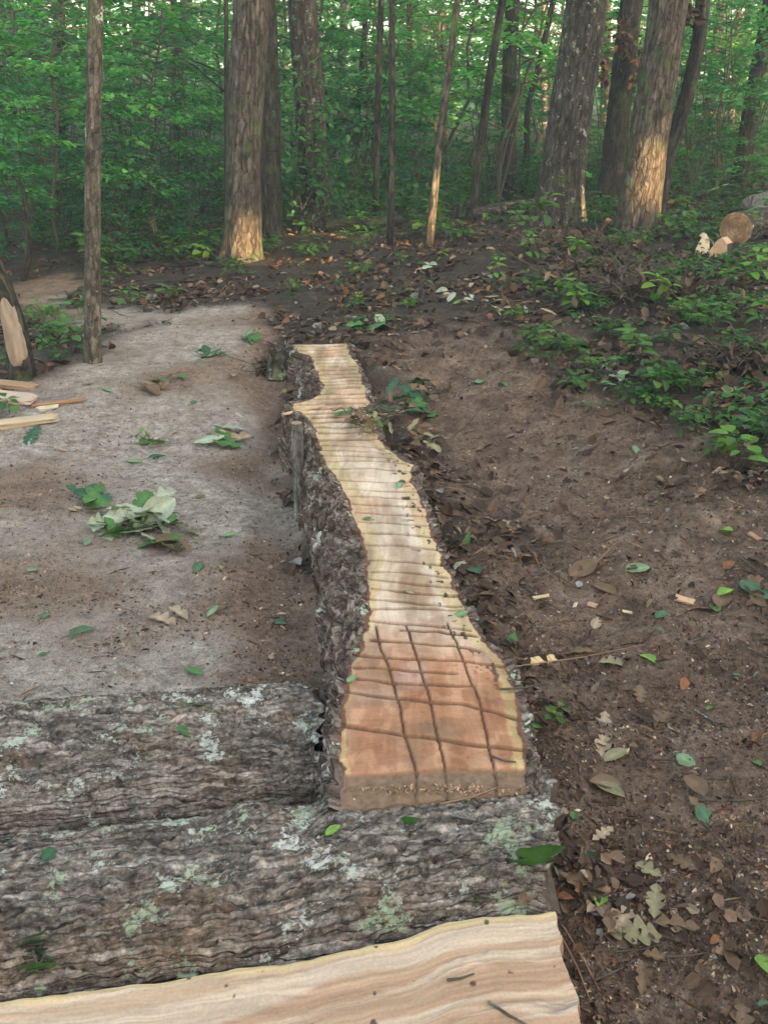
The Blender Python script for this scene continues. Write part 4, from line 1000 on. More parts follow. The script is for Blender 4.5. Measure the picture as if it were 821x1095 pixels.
# ------------------------------------------------------------------ litter, crumbs, needles (uncountable)
def sample(n, acc, y0=.75, y1=13.0, spread=.62, power=1.0):
    r = np.random.default_rng(int(n) % 997 + 3); out = []
    yv = np.exp(r.uniform(math.log(y0), math.log(y1), n)); xv = r.uniform(-1, 1, n) * (spread * yv + .55)
    t, m, d = masks(xv, yv); pr = acc(xv, yv, t, m, d); k = r.uniform(0, 1, n) < pr
    xv, yv = xv[k], yv[k]; P, NN = [], []
    ok = []; gzv = Gz(xv, yv)
    for a, b in zip(xv, yv):
        h, nn = drop(a, b); sawn = abs(h.z - gzv[len(ok)]) > .035
        if sawn or nn.z < .3: ok.append(False); continue
        ok.append(True); P.append(h); NN.append(nn)
    ok = np.array(ok)
    return np.array(P), np.array(NN), (t[k][ok], m[k][ok], d[k][ok]), r
def pick(r, n, pal, wts):
    i = r.choice(len(pal), n, p=np.array(wts) / sum(wts)); return np.array(pal)[i] * r.uniform(.7, 1.35, (n, 1))
def flat_dirs(r, NN, tilt):
    n = len(NN); a = r.uniform(0, 6.28, n); up = unit(NN + r.normal(0, tilt, (n, 3)))
    D = unit(np.cross(up, np.stack([np.cos(a), np.sin(a), 0 * a], -1))); return D, up
clump = lambda x, y, s: fbm(x * s, y * s, 4., o=3)
P, NN, _, r = sample(130000, lambda x, y, t, m, d: (1 - t) ** 2 * (1 - .93 * m) * ss(.34, .55, clump(x, y, 3)) * (1 - .3 * ss(6, 12, y)))
n = len(P); D, up = flat_dirs(r, NN, .42); L = r.gamma(3, .0125, n).clip(.012, .085) * (.6 + .5 * ss(1.5, 5, P[:, 1]))
V, F = leaf_cloud(P + NN * r.uniform(.002, .02, (n, 1)) - D * L[:, None] * .5, D, up, L, L * r.uniform(.4, .75, n))
c = pick(r, n, [(.045, .024, .016), (.085, .048, .030), (.15, .09, .058), (.24, .17, .12), (.17, .155, .145), (.20, .085, .04)], [7, 6, 3, .8, .8, .6])
tag(mesh('leaf_litter', V, F, M_litter, None, col=np.repeat(c, 6, 0), smooth=False), kind='stuff')
P, NN, _, r = sample(330000, lambda x, y, t, m, d: np.clip(.85 * m + .30 * (1 - t) + .16 * t + .5 * t * ss(.5, .7, d), 0, 1) * (.35 + .65 * ss(.35, .6, clump(x, y, 5))), y1=7)
n = len(P); D, up = flat_dirs(r, NN, .6); L = r.gamma(2.2, .0038, n).clip(.003, .035)
V, F = leaf_cloud(P + NN * .001 - D * L[:, None] * .5, D, up, L, L * r.uniform(.25, .7, n))
c = pick(r, n, [(.04, .022, .015), (.09, .05, .032), (.16, .095, .06), (.24, .14, .085), (.48, .36, .24), (.26, .22, .20)], [5, 6, 4, 3, 1.1, 1.2])
tag(mesh('bark_crumbs', V, F, M_litter, None, col=np.repeat(c, 6, 0), smooth=False), kind='stuff')
P, NN, _, r = sample(2600, lambda x, y, t, m, d: .12 * t + .7 * (1 - t), y1=5)
n = len(P); D, up = flat_dirs(r, NN, .12); L = r.uniform(.04, .13, n)
V, F = leaf_cloud(P + NN * .006 - D * L[:, None] * .5, D, up, L, np.full(n, .0022))
tag(mesh('pine_needles', V, F, M_litter, None, col=np.repeat(pick(r, n, [(.20, .10, .055), (.30, .20, .12), (.10, .06, .04)], [3, 2, 3]), 6, 0), smooth=False), kind='stuff')
# sawdust lying on the cross logs
def sawdust():
    r = np.random.default_rng(77); P, NN = [], []
    spots = [(45, 888, 60, 16, 2600), (110, 905, 90, 14, 700), (470, 845, 90, 5, 500), (330, 1015, 260, 12, 900), (60, 1055, 80, 8, 400), (300, 900, 30, 18, 260), (160, 870, 150, 60, 900), (250, 960, 220, 40, 900)]
    for cx, cy, sx, sy, k in spots:
        for _ in range(k):
            q, nn = hit(cx + r.normal(0, sx * .5), cy + r.normal(0, sy * .5))
            if nn.z > .25: P.append(q); NN.append(nn)
    P, NN = np.array(P), np.array(NN); n = len(P); D, up = flat_dirs(r, NN, .5); L = r.uniform(.003, .011, n)
    V, F = leaf_cloud(P + NN * .001, D, up, L, L * .45)
    tag(mesh('sawdust', V, F, M_litter, None, col=np.repeat(pick(r, n, [(.38, .25, .15), (.26, .15, .09), (.15, .09, .06), (.5, .4, .28)], [3, 4, 3, 1]), 6, 0), smooth=False), kind='stuff')
sawdust()

# ------------------------------------------------------------------ single leaves and twigs
def leaf_shape(L, W_, lobes=0, curl=.15, droop=.15, seed=0, stem=.25):
    nr, ncl = (34 if lobes else 13), 5; t = np.linspace(0, 1, nr); r = np.random.default_rng(seed)
    env = np.sin(np.pi * t ** .85) ** .7
    w_ = env * (1 if not lobes else (.30 + .70 * np.abs(np.sin(np.pi * lobes * t + .35)) ** .75))
    u = np.linspace(-1, 1, ncl); wob = 1 + .12 * (vnoise(t * 9, t * 0 + seed) - .5)
    X_ = (t[:, None] + .09 * np.abs(u)[None] * (1 if lobes else .3)) * L; Y_ = u[None] * (w_ * wob * W_ * .5)[:, None]
    Z_ = curl * np.abs(Y_) ** 1.3 / (W_ ** .3) - droop * L * t[:, None] ** 2 + .03 * L * (vnoise(X_ * 60, Y_ * 60, seed) - .5)
    V = np.stack([X_ + 0 * Y_, Y_, Z_], -1).reshape(-1, 3); F = grid_faces(nr, ncl)
    sv, sf, _ = tube(np.array([[-L * stem, 0, 0], [-L * stem * .5, .004, -.002], [0.02 * L, 0, 0]]), np.array([.0012, .001, .001]), 4)
    return V, F, sv, sf
LEAFC = {'green': (.06, .14, .04), 'dark': (.03, .085, .045), 'pale': (.31, .33, .25), 'mint': (.15, .22, .12), 'lime': (.15, .26, .05), 'brown': (.14, .085, .05), 'tan': (.30, .22, .15), 'dry': (.22, .19, .11), 'blue': (.06, .115, .06)}
def leaf_arrays(L, W_, lobes, colr, seed, curl=.25, droop=.12):
    q_ = random.Random(seed); V, F, sv, sf = leaf_shape(L, W_, lobes, q_.uniform(-.2, .8), q_.uniform(-.12, .35), seed)
    c = np.array(LEAFC[colr])[None] * (.85 + .35 * vnoise(V[:, 0] * 40, V[:, 1] * 40, seed))[:, None]
    mid = np.abs(V[:, 1]) < 1e-6; c[mid] = c[mid] * 1.25
    return np.concatenate([V, sv]), np.concatenate([F, sf + len(V)]), np.concatenate([c, np.tile(np.array(LEAFC[colr]) * .8, (len(sv), 1))])
def place_leaf(px, py, size_px, colr, rot, label, lobes=0, wide=.5, tilt=0, roll=0, name='fallen_leaf', group=None, seed=None, parent=None, lift=.006, at=None):
    if at is None: p, nn = hit(px, py)
    else: p, nn = at
    dep = (p - ORI).length; L = size_px * dep / FPX * 1.15; seed = seed if seed is not None else int(px * 7 + py)
    V, F, c = leaf_arrays(L, L * wide, lobes, colr, seed)
    V = V - np.array([L * .5, 0, 0]); o = mesh(name, V, F, M_fallen, parent, col=c)
    nn = (nn + Vector((0, 0, 1.5))).normalized()
    q = nn.to_track_quat('Z', 'Y') @ Matrix.Rotation(R(rot), 3, 'Z').to_quaternion() @ Matrix.Rotation(R(tilt), 3, 'Y').to_quaternion() @ Matrix.Rotation(R(roll), 3, 'X').to_quaternion()
    o.rotation_mode = 'QUATERNION'; o.rotation_quaternion = q; pos = p + nn * (lift + .12 * L * abs(math.sin(R(tilt))) + .05 * L)
    o.location = pos - (parent.location if parent else Vector())
    if not parent: tag(o, label, 'leaf', group)
    return o
FL = [(575, 935, 62, 'green', 95, 'big glossy lobed green leaf at the right end of the rough grey log', 2, .9, -32),
      (437, 887, 30, 'green', 75, 'small upright green leaf on the log just below the walkway butt', 1, .5, -35),
      (355, 891, 17, 'lime', 10, 'yellow-green leaf on the rough log below the left corner of the walkway', 0, .5, -10),
      (318, 872, 22, 'pale', -60, 'pale narrow leaf on the log left of the walkway corner', 0, .35, 0),
      (362, 914, 14, 'mint', 0, 'small mint leaf on the rough log below the yellow-green leaf', 0, .45, 0),
      (51, 916, 18, 'dark', 5, 'dark green leaf beside the sawdust patch on the rough log', 0, .6, 0),
      (197, 785, 18, 'green', 100, 'green leaf on the lichen-spotted log under its pale lichen streak', 0, .7, -20),
      (208, 722, 24, 'green', 0, 'green leaf on soil just behind the lichen-spotted log', 0, .4, 0),
      (212, 755, 36, 'lime', 6, 'long yellow-green blade lying along the lichen-spotted log', 0, .16, 0),
      (375, 729, 15, 'mint', 15, 'mint leaf on the left rim of the saw-crossed walkway butt', 0, .5, 0),
      (490, 658, 22, 'mint', -5, 'mint leaf on the right rim of the pale walkway face', 0, .42, 0),
      (392, 556, 10, 'green', 30, 'tiny green leaf on the pale middle of the walkway', 0, .6, 0),
      (427, 520, 11, 'mint', 40, 'tiny mint leaf on the walkway below its right knot', 0, .8, 0),
      (438, 634, 9, 'dry', 0, 'tiny dry leaf on the walkway near the start of the crossed grooves', 0, .6, 0),
      (546, 689, 24, 'green', 8, 'green sprig leaf against the right side of the walkway butt', 1, .4, -15),
      (507, 611, 22, 'blue', 25, 'bluish green leaf on soil right of the walkway middle', 1, .7, -8),
      (492, 606, 18, 'pale', 120, 'whitish curled leaf touching the right bark of the walkway', 0, .5, -20),
      (498, 585, 22, 'green', 60, 'upright green blade by the right bark of the walkway', 0, .3, -35),
      (680, 611, 22, 'mint', -20, 'pale mint leaf lying alone on bare soil right of the walkway', 0, .75, -12),
      (806, 632, 34, 'blue', 12, 'wide bluish green leaf at the right edge on brown litter', 0, .55, 0),
      (773, 637, 16, 'lime', 60, 'little yellow-green leaf left of the wide bluish leaf', 1, .7, -10),
      (764, 654, 14, 'green', 70, 'small green leaf under the little yellow-green leaf', 0, .7, 0),
      (706, 659, 18, 'blue', 20, 'dark teal leaf on soil below the pale mint leaf', 0, .6, 0),
      (637, 668, 20, 'tan', 70, 'pale grey dried leaf on the bare soil right of the walkway', 0, .5, -10),
      (692, 706, 16, 'lime', 50, 'yellow-green leaf on dark soil right of the notched offcut', 0, .7, -10),
      (574, 778, 13, 'green', 10, 'small green leaf touching the lower right bark of the butt', 0, .7, 0),
      (732, 814, 22, 'mint', 10, 'light green leaf on litter in the lower right', 1, .7, 0),
      (808, 817, 10, 'green', 50, 'tiny green leaf near the right edge in the lower litter', 0, .8, 0),
      (758, 760, 11, 'green', 0, 'small green leaf above the light green leaf of the lower right', 0, .5, 0),
      (755, 876, 38, 'blue', 5, 'teal blunt leaf lying flat on the lower right soil', 0, .42, 0),
      (641, 965, 24, 'lime', 95, 'upright yellow-green curled leaf right of the split slab', 0, .5, -35),
      (612, 874, 12, 'green', 10, 'tiny green leaf right of the sawn log end', 0, .6, 0),
      (633, 918, 20, 'dark', -60, 'narrow dark green leaf right of the big glossy lobed leaf', 0, .35, -10),
      (817, 1035, 34, 'lime', -70, 'yellow-green leaf cut by the right edge near the bottom', 1, .5, -25),
      (680, 1002, 46, 'dry', 100, 'dry olive-brown oak leaf on wet soil right of the split slab', 4, .75, 0),
      (660, 990, 34, 'tan', 10, 'grey-tan dead leaf touching the dry olive oak leaf', 3, .6, 0),
      (560, 962, 22, 'brown', 5, 'tan dead leaf between the rough log and the split slab', 3, .6, 0),
      (515, 967, 22, 'green', 5, 'dark green leaf wedged between rough log and slab', 0, .35, -10),
      (88, 678, 26, 'blue', 8, 'bluish leaf on the pale trail left of the tan leaf pair', 0, .4, 0),
      (49, 660, 12, 'blue', 80, 'small teal leaf on the far left pale trail', 0, .6, 0),
      (36, 611, 12, 'mint', 20, 'tiny mint leaf near the left edge of the trail', 0, .7, 0),
      (172, 664, 30, 'tan', 40, 'tan lobed dead leaf in the middle of the pale trail', 3, .6, -10),
      (190, 657, 26, 'tan', -10, 'second tan dead leaf touching the lobed one on the trail', 2, .5, 0),
      (228, 655, 24, 'mint', 10, 'thin mint leaf right of the tan leaf pair', 0, .3, 0),
      (298, 667, 20, 'blue', 12, 'bluish green leaf on the trail near the walkway flank', 1, .6, 0),
      (290, 704, 10, 'tan', 10, 'small tan leaf on the trail behind the log end', 0, .6, 0),
      (212, 608, 18, 'blue', -20, 'small bluish leaf below the fallen oak twig', 0, .5, 0),
      (246, 574, 14, 'mint', 15, 'tiny mint leaf on the trail between oak twig and walkway', 0, .5, 0),
      (94, 582, 14, 'mint', 10, 'tiny mint leaf just left of the fallen oak twig', 0, .5, 0),
      (147, 494, 20, 'mint', 0, 'mint leaf on the trail under the small green sprig', 0, .5, 0),
      (168, 491, 18, 'dark', 40, 'dark green leaf beside the mint one under the sprig', 0, .4, 0),
      (36, 466, 46, 'dark', 10, 'dark green fern-like leaf at the left edge of the trail', 6, .3, 0),
      (118, 418, 16, 'mint', 0, 'mint leaf right of the lone left sapling on the trail', 0, .4, 0),
      (178, 408, 18, 'blue', 0, 'bluish leaf in the middle of the far trail', 0, .4, 0),
      (194, 406, 12, 'green', 0, 'small green leaf beside the bluish one on the far trail', 0, .6, 0),
      (512, 410, 14, 'mint', 0, 'mint leaf on bare mud beyond the right of the walkway', 0, .6, 0),
      (540, 412, 10, 'green', 0, 'tiny green leaf right of the mint leaf on bare mud', 0, .6, 0),
      (680, 482, 18, 'mint', 5, 'pale mint leaf on mud at the edge of the green seedlings', 0, .35, 0),
      (775, 572, 14, 'lime', 40, 'small bright leaf on litter under the right-hand seedlings', 0, .8, -20),
      (625, 372, 14, 'green', 0, 'lone green leaf on litter by the pale chips', 0, .6, 0)]
for a in FL:
    px, py, sz, cl_, rot, lab, lob, wide, tilt = a
    place_leaf(px, py, sz, cl_, rot, lab, lob, wide, tilt)
ri = random.Random(9)
for i in range(46):      # tiny green bits and dead leaves strewn on the soil
    px, py = ri.choice([(ri.uniform(0, 320), ri.uniform(400, 720)), (ri.uniform(600, 820), ri.uniform(520, 1080)), (ri.uniform(640, 820), ri.uniform(700, 1090))])
    cc = ri.choice(['tan', 'brown', 'brown', 'dry', 'brown', 'blue']); big = cc in ('brown', 'tan', 'dry') and px > 400
    place_leaf(px, py, ri.uniform(20, 38) if big else ri.uniform(7, 12), cc, ri.uniform(0, 360),
               'small dead leaf lying on the damp brown soil' if big else 'tiny leaf scrap lying on bare soil', ri.choice([0, 3, 4]) if big else 0, ri.uniform(.4, .65), ri.uniform(-15, 10), group='dead leaves on the soil' if big else 'tiny leaf scraps')

def leaf_pile(px, py, n, rx, ry, size_px, cols, name, label, cat, lobes=3, stems=3, h=.03, seed=1, tilt=35, wide=.55, stemmed=True):
    """a twig with its leaves: each leaf a part"""
    b, nn = hit(px, py); root = empty(name, b, label, cat); r = random.Random(seed)
    sx = b.y / FPX; a = Acc()
    for k in range(stems):
        ang = r.uniform(0, 6.28); q = np.linspace(-1, 1, 8)
        pts = np.stack([q * rx * sx * .9 * math.cos(ang), q * rx * sx * .6 * math.sin(ang) + .01 * np.sin(q * 4), h * .7 + .01 * np.cos(q * 5 + k)], -1); a.add(*tube(pts, .0025 * (1.2 - .4 * np.abs(q)), 5)[:2])
    a.build('twig', M_stem, root)
    for i in range(n):
        x, y = px + r.gauss(0, rx * .42), py + r.gauss(0, ry * .42)
        p, n2 = hit(x, y)
        place_leaf(x, y, size_px * r.uniform(.7, 1.15), r.choice(cols), r.uniform(0, 360), None, r.choice([lobes, lobes, 0]) if lobes else 0, wide, r.uniform(-tilt, tilt * .3), r.uniform(-tilt, tilt), name='leaf', parent=root, seed=seed * 50 + i, lift=r.uniform(.004, h), at=(p, n2))
    return root
leaf_pile(150, 564, 30, 56, 30, 36, ['pale', 'pale', 'pale', 'pale', 'green'], 'oak_twig', 'fallen oak twig with pale upturned lobed leaves on the trail', 'fallen twig', 3, seed=3, wide=.62, tilt=45)
leaf_pile(95, 540, 6, 24, 12, 34, ['green', 'dark', 'green'], 'oak_twig', 'dark green oak leaves left of the pale fallen oak twig', 'fallen twig', 3, stems=1, seed=4)
leaf_pile(183, 590, 5, 18, 9, 26, ['brown', 'dry', 'brown'], 'leaf_clump', 'brown withered leaves under the right side of the pale oak twig', 'leaf clump', 2, stems=1, seed=5)
leaf_pile(245, 469, 12, 32, 9, 26, ['dry', 'brown', 'tan', 'green', 'pale'], 'leaf_clump', 'dry curled leaf clump with green tips on the trail near the walkway', 'leaf clump', 2, stems=2, seed=6)
leaf_pile(402, 457, 62, 34, 14, 16, ['dry', 'brown', 'brown', 'green', 'brown'], 'leaf_clump', 'brown twiggy leaf clump lying across the narrow part of the walkway', 'leaf clump', 2, stems=9, h=.11, seed=7, wide=.35)
leaf_pile(440, 438, 26, 30, 16, 20, ['dark', 'green', 'brown', 'dark', 'brown'], 'leafy_twig', 'dark green leafy twig on the soil right of the narrow walkway', 'fallen twig', 2, stems=4, h=.08, seed=8)
leaf_pile(452, 475, 26, 26, 15, 14, ['brown', 'dry', 'brown', 'brown'], 'leaf_clump', 'brown debris of leaves and twigs beside the right knot', 'leaf clump', 3, stems=5, h=.05, seed=18)
leaf_pile(365, 443, 3, 14, 5, 18, ['green', 'lime'], 'leafy_twig', 'small green sprig on the walkway above the brown clump', 'fallen twig', 0, stems=1, seed=9, wide=.25)
leaf_pile(164, 417, 6, 22, 4, 16, ['brown', 'brown'], 'leaf_clump', 'dark brown leaf debris in the middle of the far trail', 'leaf clump', 0, stems=2, seed=10)
leaf_pile(158, 476, 5, 9, 12, 18, ['green', 'mint', 'lime'], 'seedling_sprig', 'small green sprig standing on the trail', 'fallen twig', 0, stems=1, h=.06, seed=11, tilt=60)
leaf_pile(38, 1032, 6, 16, 20, 34, ['green', 'dark', 'green'], 'leafy_twig', 'fresh green sprig on the rough log at the lower left', 'fallen twig', 0, stems=2, h=.03, seed=12, wide=.42)
leaf_pile(395, 350, 9, 26, 7, 22, ['green', 'pale', 'green', 'dark'], 'leafy_twig', 'green and whitish leaves behind the far end of the walkway', 'fallen twig', 3, stems=2, seed=13)
leaf_pile(268, 365, 6, 14, 6, 16, ['mint', 'green', 'pale'], 'leafy_twig', 'pale green leaves on the soil left of the walkway far end', 'fallen twig', 2, stems=1, seed=14)
leaf_pile(225, 382, 7, 20, 6, 14, ['dark', 'green'], 'leafy_twig', 'dark green leaf scatter at the end of the pale trail', 'fallen twig', 0, stems=1, seed=15)
leaf_pile(545, 333, 16, 38, 12, 16, ['tan', 'tan', 'dry', 'pale'], 'chip_heap', 'heap of pale wood shavings and leaves on the dark litter', 'wood shavings', 0, stems=3, seed=16, wide=.22)
leaf_pile(455, 287, 7, 16, 5, 14, ['pale', 'blue', 'pale'], 'leafy_twig', 'whitish leaf tangle among litter beyond the walkway', 'fallen twig', 0, stems=2, seed=17)
leaf_pile(653, 405, 18, 22, 14, 12, ['pale', 'blue', 'mint', 'pale'], 'lichen_tuft', 'frosty pale lichen-covered twig tuft below the right seedlings', 'lichen twig', 4, stems=5, h=.05, seed=19)
leaf_pile(480, 320, 9, 30, 10, 12, ['tan', 'brown', 'pale', 'lime'], 'leaf_clump', 'light litter leaves left of the pale shavings heap', 'leaf clump', 0, stems=1, seed=20)

# twigs on the soil
tw = [((545, 715), (690, 690), 'long straight pale straw on the soil right of the walkway', .0018), ((470, 862), (535, 842), 'reddish pine straw over the near end of the walkway and log', .002), ((600, 990), (640, 1060), 'long orange pine straw beside the slab end', .0018),
      ((598, 1000), (632, 1075), 'second pine straw beside the slab end', .0018), ((745, 858), (821, 855), 'straight reddish twig at the lower right edge', .0025), ((750, 880), (790, 930), 'thin dark twig below the teal leaf', .002),
      ((590, 640), (680, 560), 'faint greenish straw lying across the bare soil', .0018), ((655, 1020), (710, 1010), 'brown stem by the dry oak leaf', .002), ((760, 575), (821, 620), 'thin curved twig at the right edge above the wide bluish leaf', .002),
      ((470, 480), (520, 430), 'thin twig leaning off the debris beside the right knot', .003), ((130, 548), (190, 560), 'brown stalk left of the pale oak twig', .0025), ((640, 690), (700, 640), 'reddish twig on the soil below the grey dried leaf', .002)]
for (a, b_, lb, rad) in tw:
    lying('twig', lb, 'twig', [a, ((a[0] + b_[0]) / 2 + 3, (a[1] + b_[1]) / 2 + 2), b_], [rad, rad, rad * .6], plain('straw', (.26, .15, .09), .8, .2) if 'straw' in lb else M_stem, lift=2.5, sides=6, bark=0)
rt = random.Random(31)
for i in range(60):
    px, py = rt.choice([(rt.uniform(470, 821), rt.uniform(440, 1090)), (rt.uniform(380, 821), rt.uniform(280, 420)), (rt.uniform(90, 400), rt.uniform(300, 350))])
    ln = rt.uniform(15, 55) * (py / 900 + .3); an = rt.uniform(-.9, .9)
    a = (px, py); b_ = (px + ln * math.cos(an), py + ln * math.sin(an) * .5)
    lying('twig', 'short brown twig lying in the litter', 'twig', [a, ((a[0] + b_[0]) / 2, (a[1] + b_[1]) / 2 + 2), b_], [.003, .0025, .0015], M_stem if i % 3 else M_bark_pale, lift=2.0, sides=5, bark=0, group='short twigs in the litter')

# ------------------------------------------------------------------ seedlings and low plants
def seedling_proto(name, nst, hgt, lf, nl, seed, base, lobes=0, spread=.08):
    r = np.random.default_rng(seed); root = bpy.data.objects.new(name, None); COL.objects.link(root); st = Acc(); lv = Acc()
    for k in range(nst):
        a = r.uniform(0, 6.28); o = r.uniform(0, spread, 1)[0]; h = hgt * r.uniform(.55, 1.1); ln = r.uniform(.1, .5) * h
        q = np.linspace(0, 1, 6); ox, oy = o * math.cos(a * 3), o * math.sin(a * 3)
        pth = np.stack([ox * q ** .4 + ln * q ** 1.5 * math.cos(a), oy * q ** .4 + ln * q ** 1.5 * math.sin(a), h * q - .02], -1); st.add(*tube(pth, .0022 * (1.2 - .6 * q), 5)[:2])
        for j in range(nl):
            f = 1 if j < nl // 2 + 1 else r.uniform(.4, .9); c = np.array([np.interp(f, q, pth[:, i]) for i in range(3)])
            L = lf * r.uniform(.65, 1.2); az = a + j * 2.4 + r.uniform(-.3, .3)
            V, F, sv, sf = leaf_shape(L, L * r.uniform(.5, .75), lobes, .3, r.uniform(.1, .4), int(seed * 100 + k * 10 + j), .3)
            M = Matrix.Rotation(az, 3, 'Z') @ Matrix.Rotation(R(r.uniform(-25, 22)), 3, 'Y') @ Matrix.Rotation(R(r.normal(0, 14)), 3, 'X')
            V = np.concatenate([V + np.array([L * .3, 0, 0]), sv + np.array([L * .3, 0, 0])]) @ np.array(M).T + c
            cc = green(1, base, .35, .5)[0]; lv.add(V, np.concatenate([F, sf + F.max() + 1]), col=cc)
    st.build('stem', M_stem, root); lv.build('foliage', M_leaf, root, colr=True); root['used'] = 0
    return root
seeds = [seedling_proto('seedling', 2, .13, .055, 5, 1, (.060, .145, .045), 0), seedling_proto('seedling', 3, .10, .06, 5, 2, (.05, .125, .045), 1), seedling_proto('seedling', 4, .16, .07, 6, 3, (.055, .13, .04), 2, .12),
         seedling_proto('seedling', 6, .12, .05, 6, 4, (.042, .11, .04), 0, .2), seedling_proto('seedling', 2, .20, .08, 6, 5, (.085, .19, .05), 0, .1)]
SR = [([(560, 270), (640, 262), (640, 345), (570, 350)], 30, 'low green seedling on the litter in front of the biggest grey trunk', 'seedlings before the biggest trunk', .8),
      ([(660, 255), (821, 270), (821, 350), (680, 345)], 42, 'low green seedling around the cut logs on the right bank', 'seedlings around the cut logs', .9),
      ([(600, 340), (821, 340), (821, 480), (720, 470), (600, 420)], 48, 'green seedling on the leaf-covered right bank', 'seedlings on the right bank', .85),
      ([(540, 310), (600, 320), (610, 400), (550, 400)], 10, 'small green seedling near the pale shavings heap', 'seedlings near the shavings', .8),
      ([(350, 290), (540, 270), (560, 330), (400, 352)], 18, 'small green seedling on dark litter beyond the walkway', 'seedlings beyond the walkway', .7),
      ([(40, 340), (90, 330), (90, 392), (35, 385)], 12, 'small green seedling between the peeled trunk and lone sapling', 'seedlings by the lone sapling', .9),
      ([(100, 290), (330, 285), (330, 320), (110, 340)], 12, 'small dark seedling on litter beyond the trail', 'seedlings beyond the trail', .8),
      ([(380, 225), (821, 215), (821, 262), (380, 262)], 60, 'low green plant on the slope among the tree feet', 'low plants among the tree feet', 1.3),
      ([(10, 250), (380, 238), (380, 275), (110, 288), (10, 285)], 60, 'low dark green plant at the edge of the left thicket', 'low plants by the left thicket', 1.3)]
def inpoly(P, x, y):
    c = False
    for i in range(len(P)):
        a, b = P[i], P[(i + 1) % len(P)]
        if ((a[1] > y) != (b[1] > y)) and (x < (b[0] - a[0]) * (y - a[1]) / (b[1] - a[1]) + a[0]): c = not c
    return c
rq = random.Random(77)
def put_px(px, py, i, s, label, cat, group):
    p, _ = hit(px, py); pr = seeds[i]
    c = copy_tree(pr) if pr['used'] else pr; pr['used'] = 1
    c.location = p; c.rotation_euler = (rq.uniform(-.15, .15), rq.uniform(-.15, .15), rq.uniform(0, 6.28)); c.scale = (s, s, s * rq.uniform(.7, 1.1)); tag(c, label, cat, group)
for P, n, lb, gp, s in SR:
    k = 0; xs0 = [p[0] for p in P]; ys0 = [p[1] for p in P]
    while k < n:
        x, y = rq.uniform(min(xs0), max(xs0)), rq.uniform(min(ys0), max(ys0))
        if not inpoly(P, x, y): continue
        put_px(x, y, rq.randrange(5), s * rq.uniform(.65, 1.25), lb, 'plant', gp); k += 1
for px, py, i, s, lb in [(790, 500, 4, 1.0, 'bright green leafy plant at the right edge above bare litter'), (765, 487, 2, .8, 'bright seedling left of the leafy plant at the right edge'), (815, 465, 4, .9, 'green seedling cut by the right edge above the leafy plant'),
                         (640, 440, 0, .6, 'tiny seedling on the edge of the bare mud'), (680, 385, 4, 1.1, 'bright green fern-like seedling in the middle of the right bank'), (575, 375, 2, .8, 'yellow-green seedling at the lower edge of the shavings heap'),
                         (98, 350, 1, .8, 'pair of green leaves touching the lone sapling foot'), (10, 395, 2, .9, 'bright leaves at the foot of the peeled trunk'), (8, 440, 1, .9, 'green leaves between the two pale split pieces'), (242, 296, 2, 1.0, 'bright green seedling at the sunlit tree foot'), (590, 770, 1, .4, 'tiny shoot on the soil right of the walkway butt')]:
    put_px(px, py, i, s, lb, 'plant', None)

# vine on the left-leaning tall trunk, dead leaves on the dark trunk
def hang(px, py, y, n, rx, rz, lf, base, name, label, cat, mat=None, seed=1):
    r = np.random.default_rng(seed); c = np.array(tuple(on_y(px, py, y))); P = r.normal(0, 1, (n, 3)) * np.array([rx, rx * .7, rz])
    D = unit(r.normal(0, 1, (n, 3)) * np.array([1, 1, .5]) + np.array([0, 0, -.4])); NN = unit(np.cross(D, np.cross(r.normal(0, .5, (n, 3)) + np.array([0, -.4, .8]), D))); L = lf * r.uniform(.6, 1.2, n)
    V, F = leaf_cloud(P, D, NN, L, L * .6); root = empty(name, c, label, cat)
    a = Acc()
    for k in range(5):
        q = np.linspace(-1, 1, 8); a.add(*tube(np.stack([.5 * rx * np.sin(q * 3 + k) * (.5 + .2 * k), .3 * rx * np.cos(q * 2 + k * 2) - rx * .2, q * rz * 1.6], -1), np.full(8, .005), 5)[:2])
    a.build('stem', M_stem, root)
    mesh('foliage', V, F, mat or M_leaf, root, col=np.repeat(green(n, base), 6, 0), smooth=False)
yv_ = t3[1].y - .28
hang(326, 150, yv_, 330, .22, .42, .085, (.05, .15, .06), 'climbing_vine', 'green climbing vine on the tall left-leaning trunk', 'vine', seed=5)
hang(343, 190, yv_, 120, .14, .22, .08, (.04, .11, .05), 'climbing_vine', 'smaller dark vine tuft lower on the right side of the vine trunk', 'vine', seed=6)
yd = t12[1].y - .2
hang(668, 40, yd, 60, .10, .12, .08, (.09, .05, .03), 'dead_leaf_cluster', 'dark brown dead leaf cluster high on the dark trunk', 'dead leaves', M_litter, 7)
hang(683, 70, yd, 50, .05, .10, .07, (.16, .085, .045), 'dead_leaf_cluster', 'orange-brown dead leaf cluster between the dark trunk and sunlit trunk', 'dead leaves', M_litter, 8)
hang(647, 75, yd, 34, .06, .06, .10, (.14, .07, .04), 'dead_leaf_cluster', 'small brown dead leaf cluster left of the dark trunk', 'dead leaves', M_litter, 9)
hang(735, 12, t14[1].y - .1, 34, .06, .06, .10, (.06, .035, .025), 'dead_leaf_cluster', 'dark dead leaves at the top of the curved trunk', 'dead leaves', M_litter, 10)
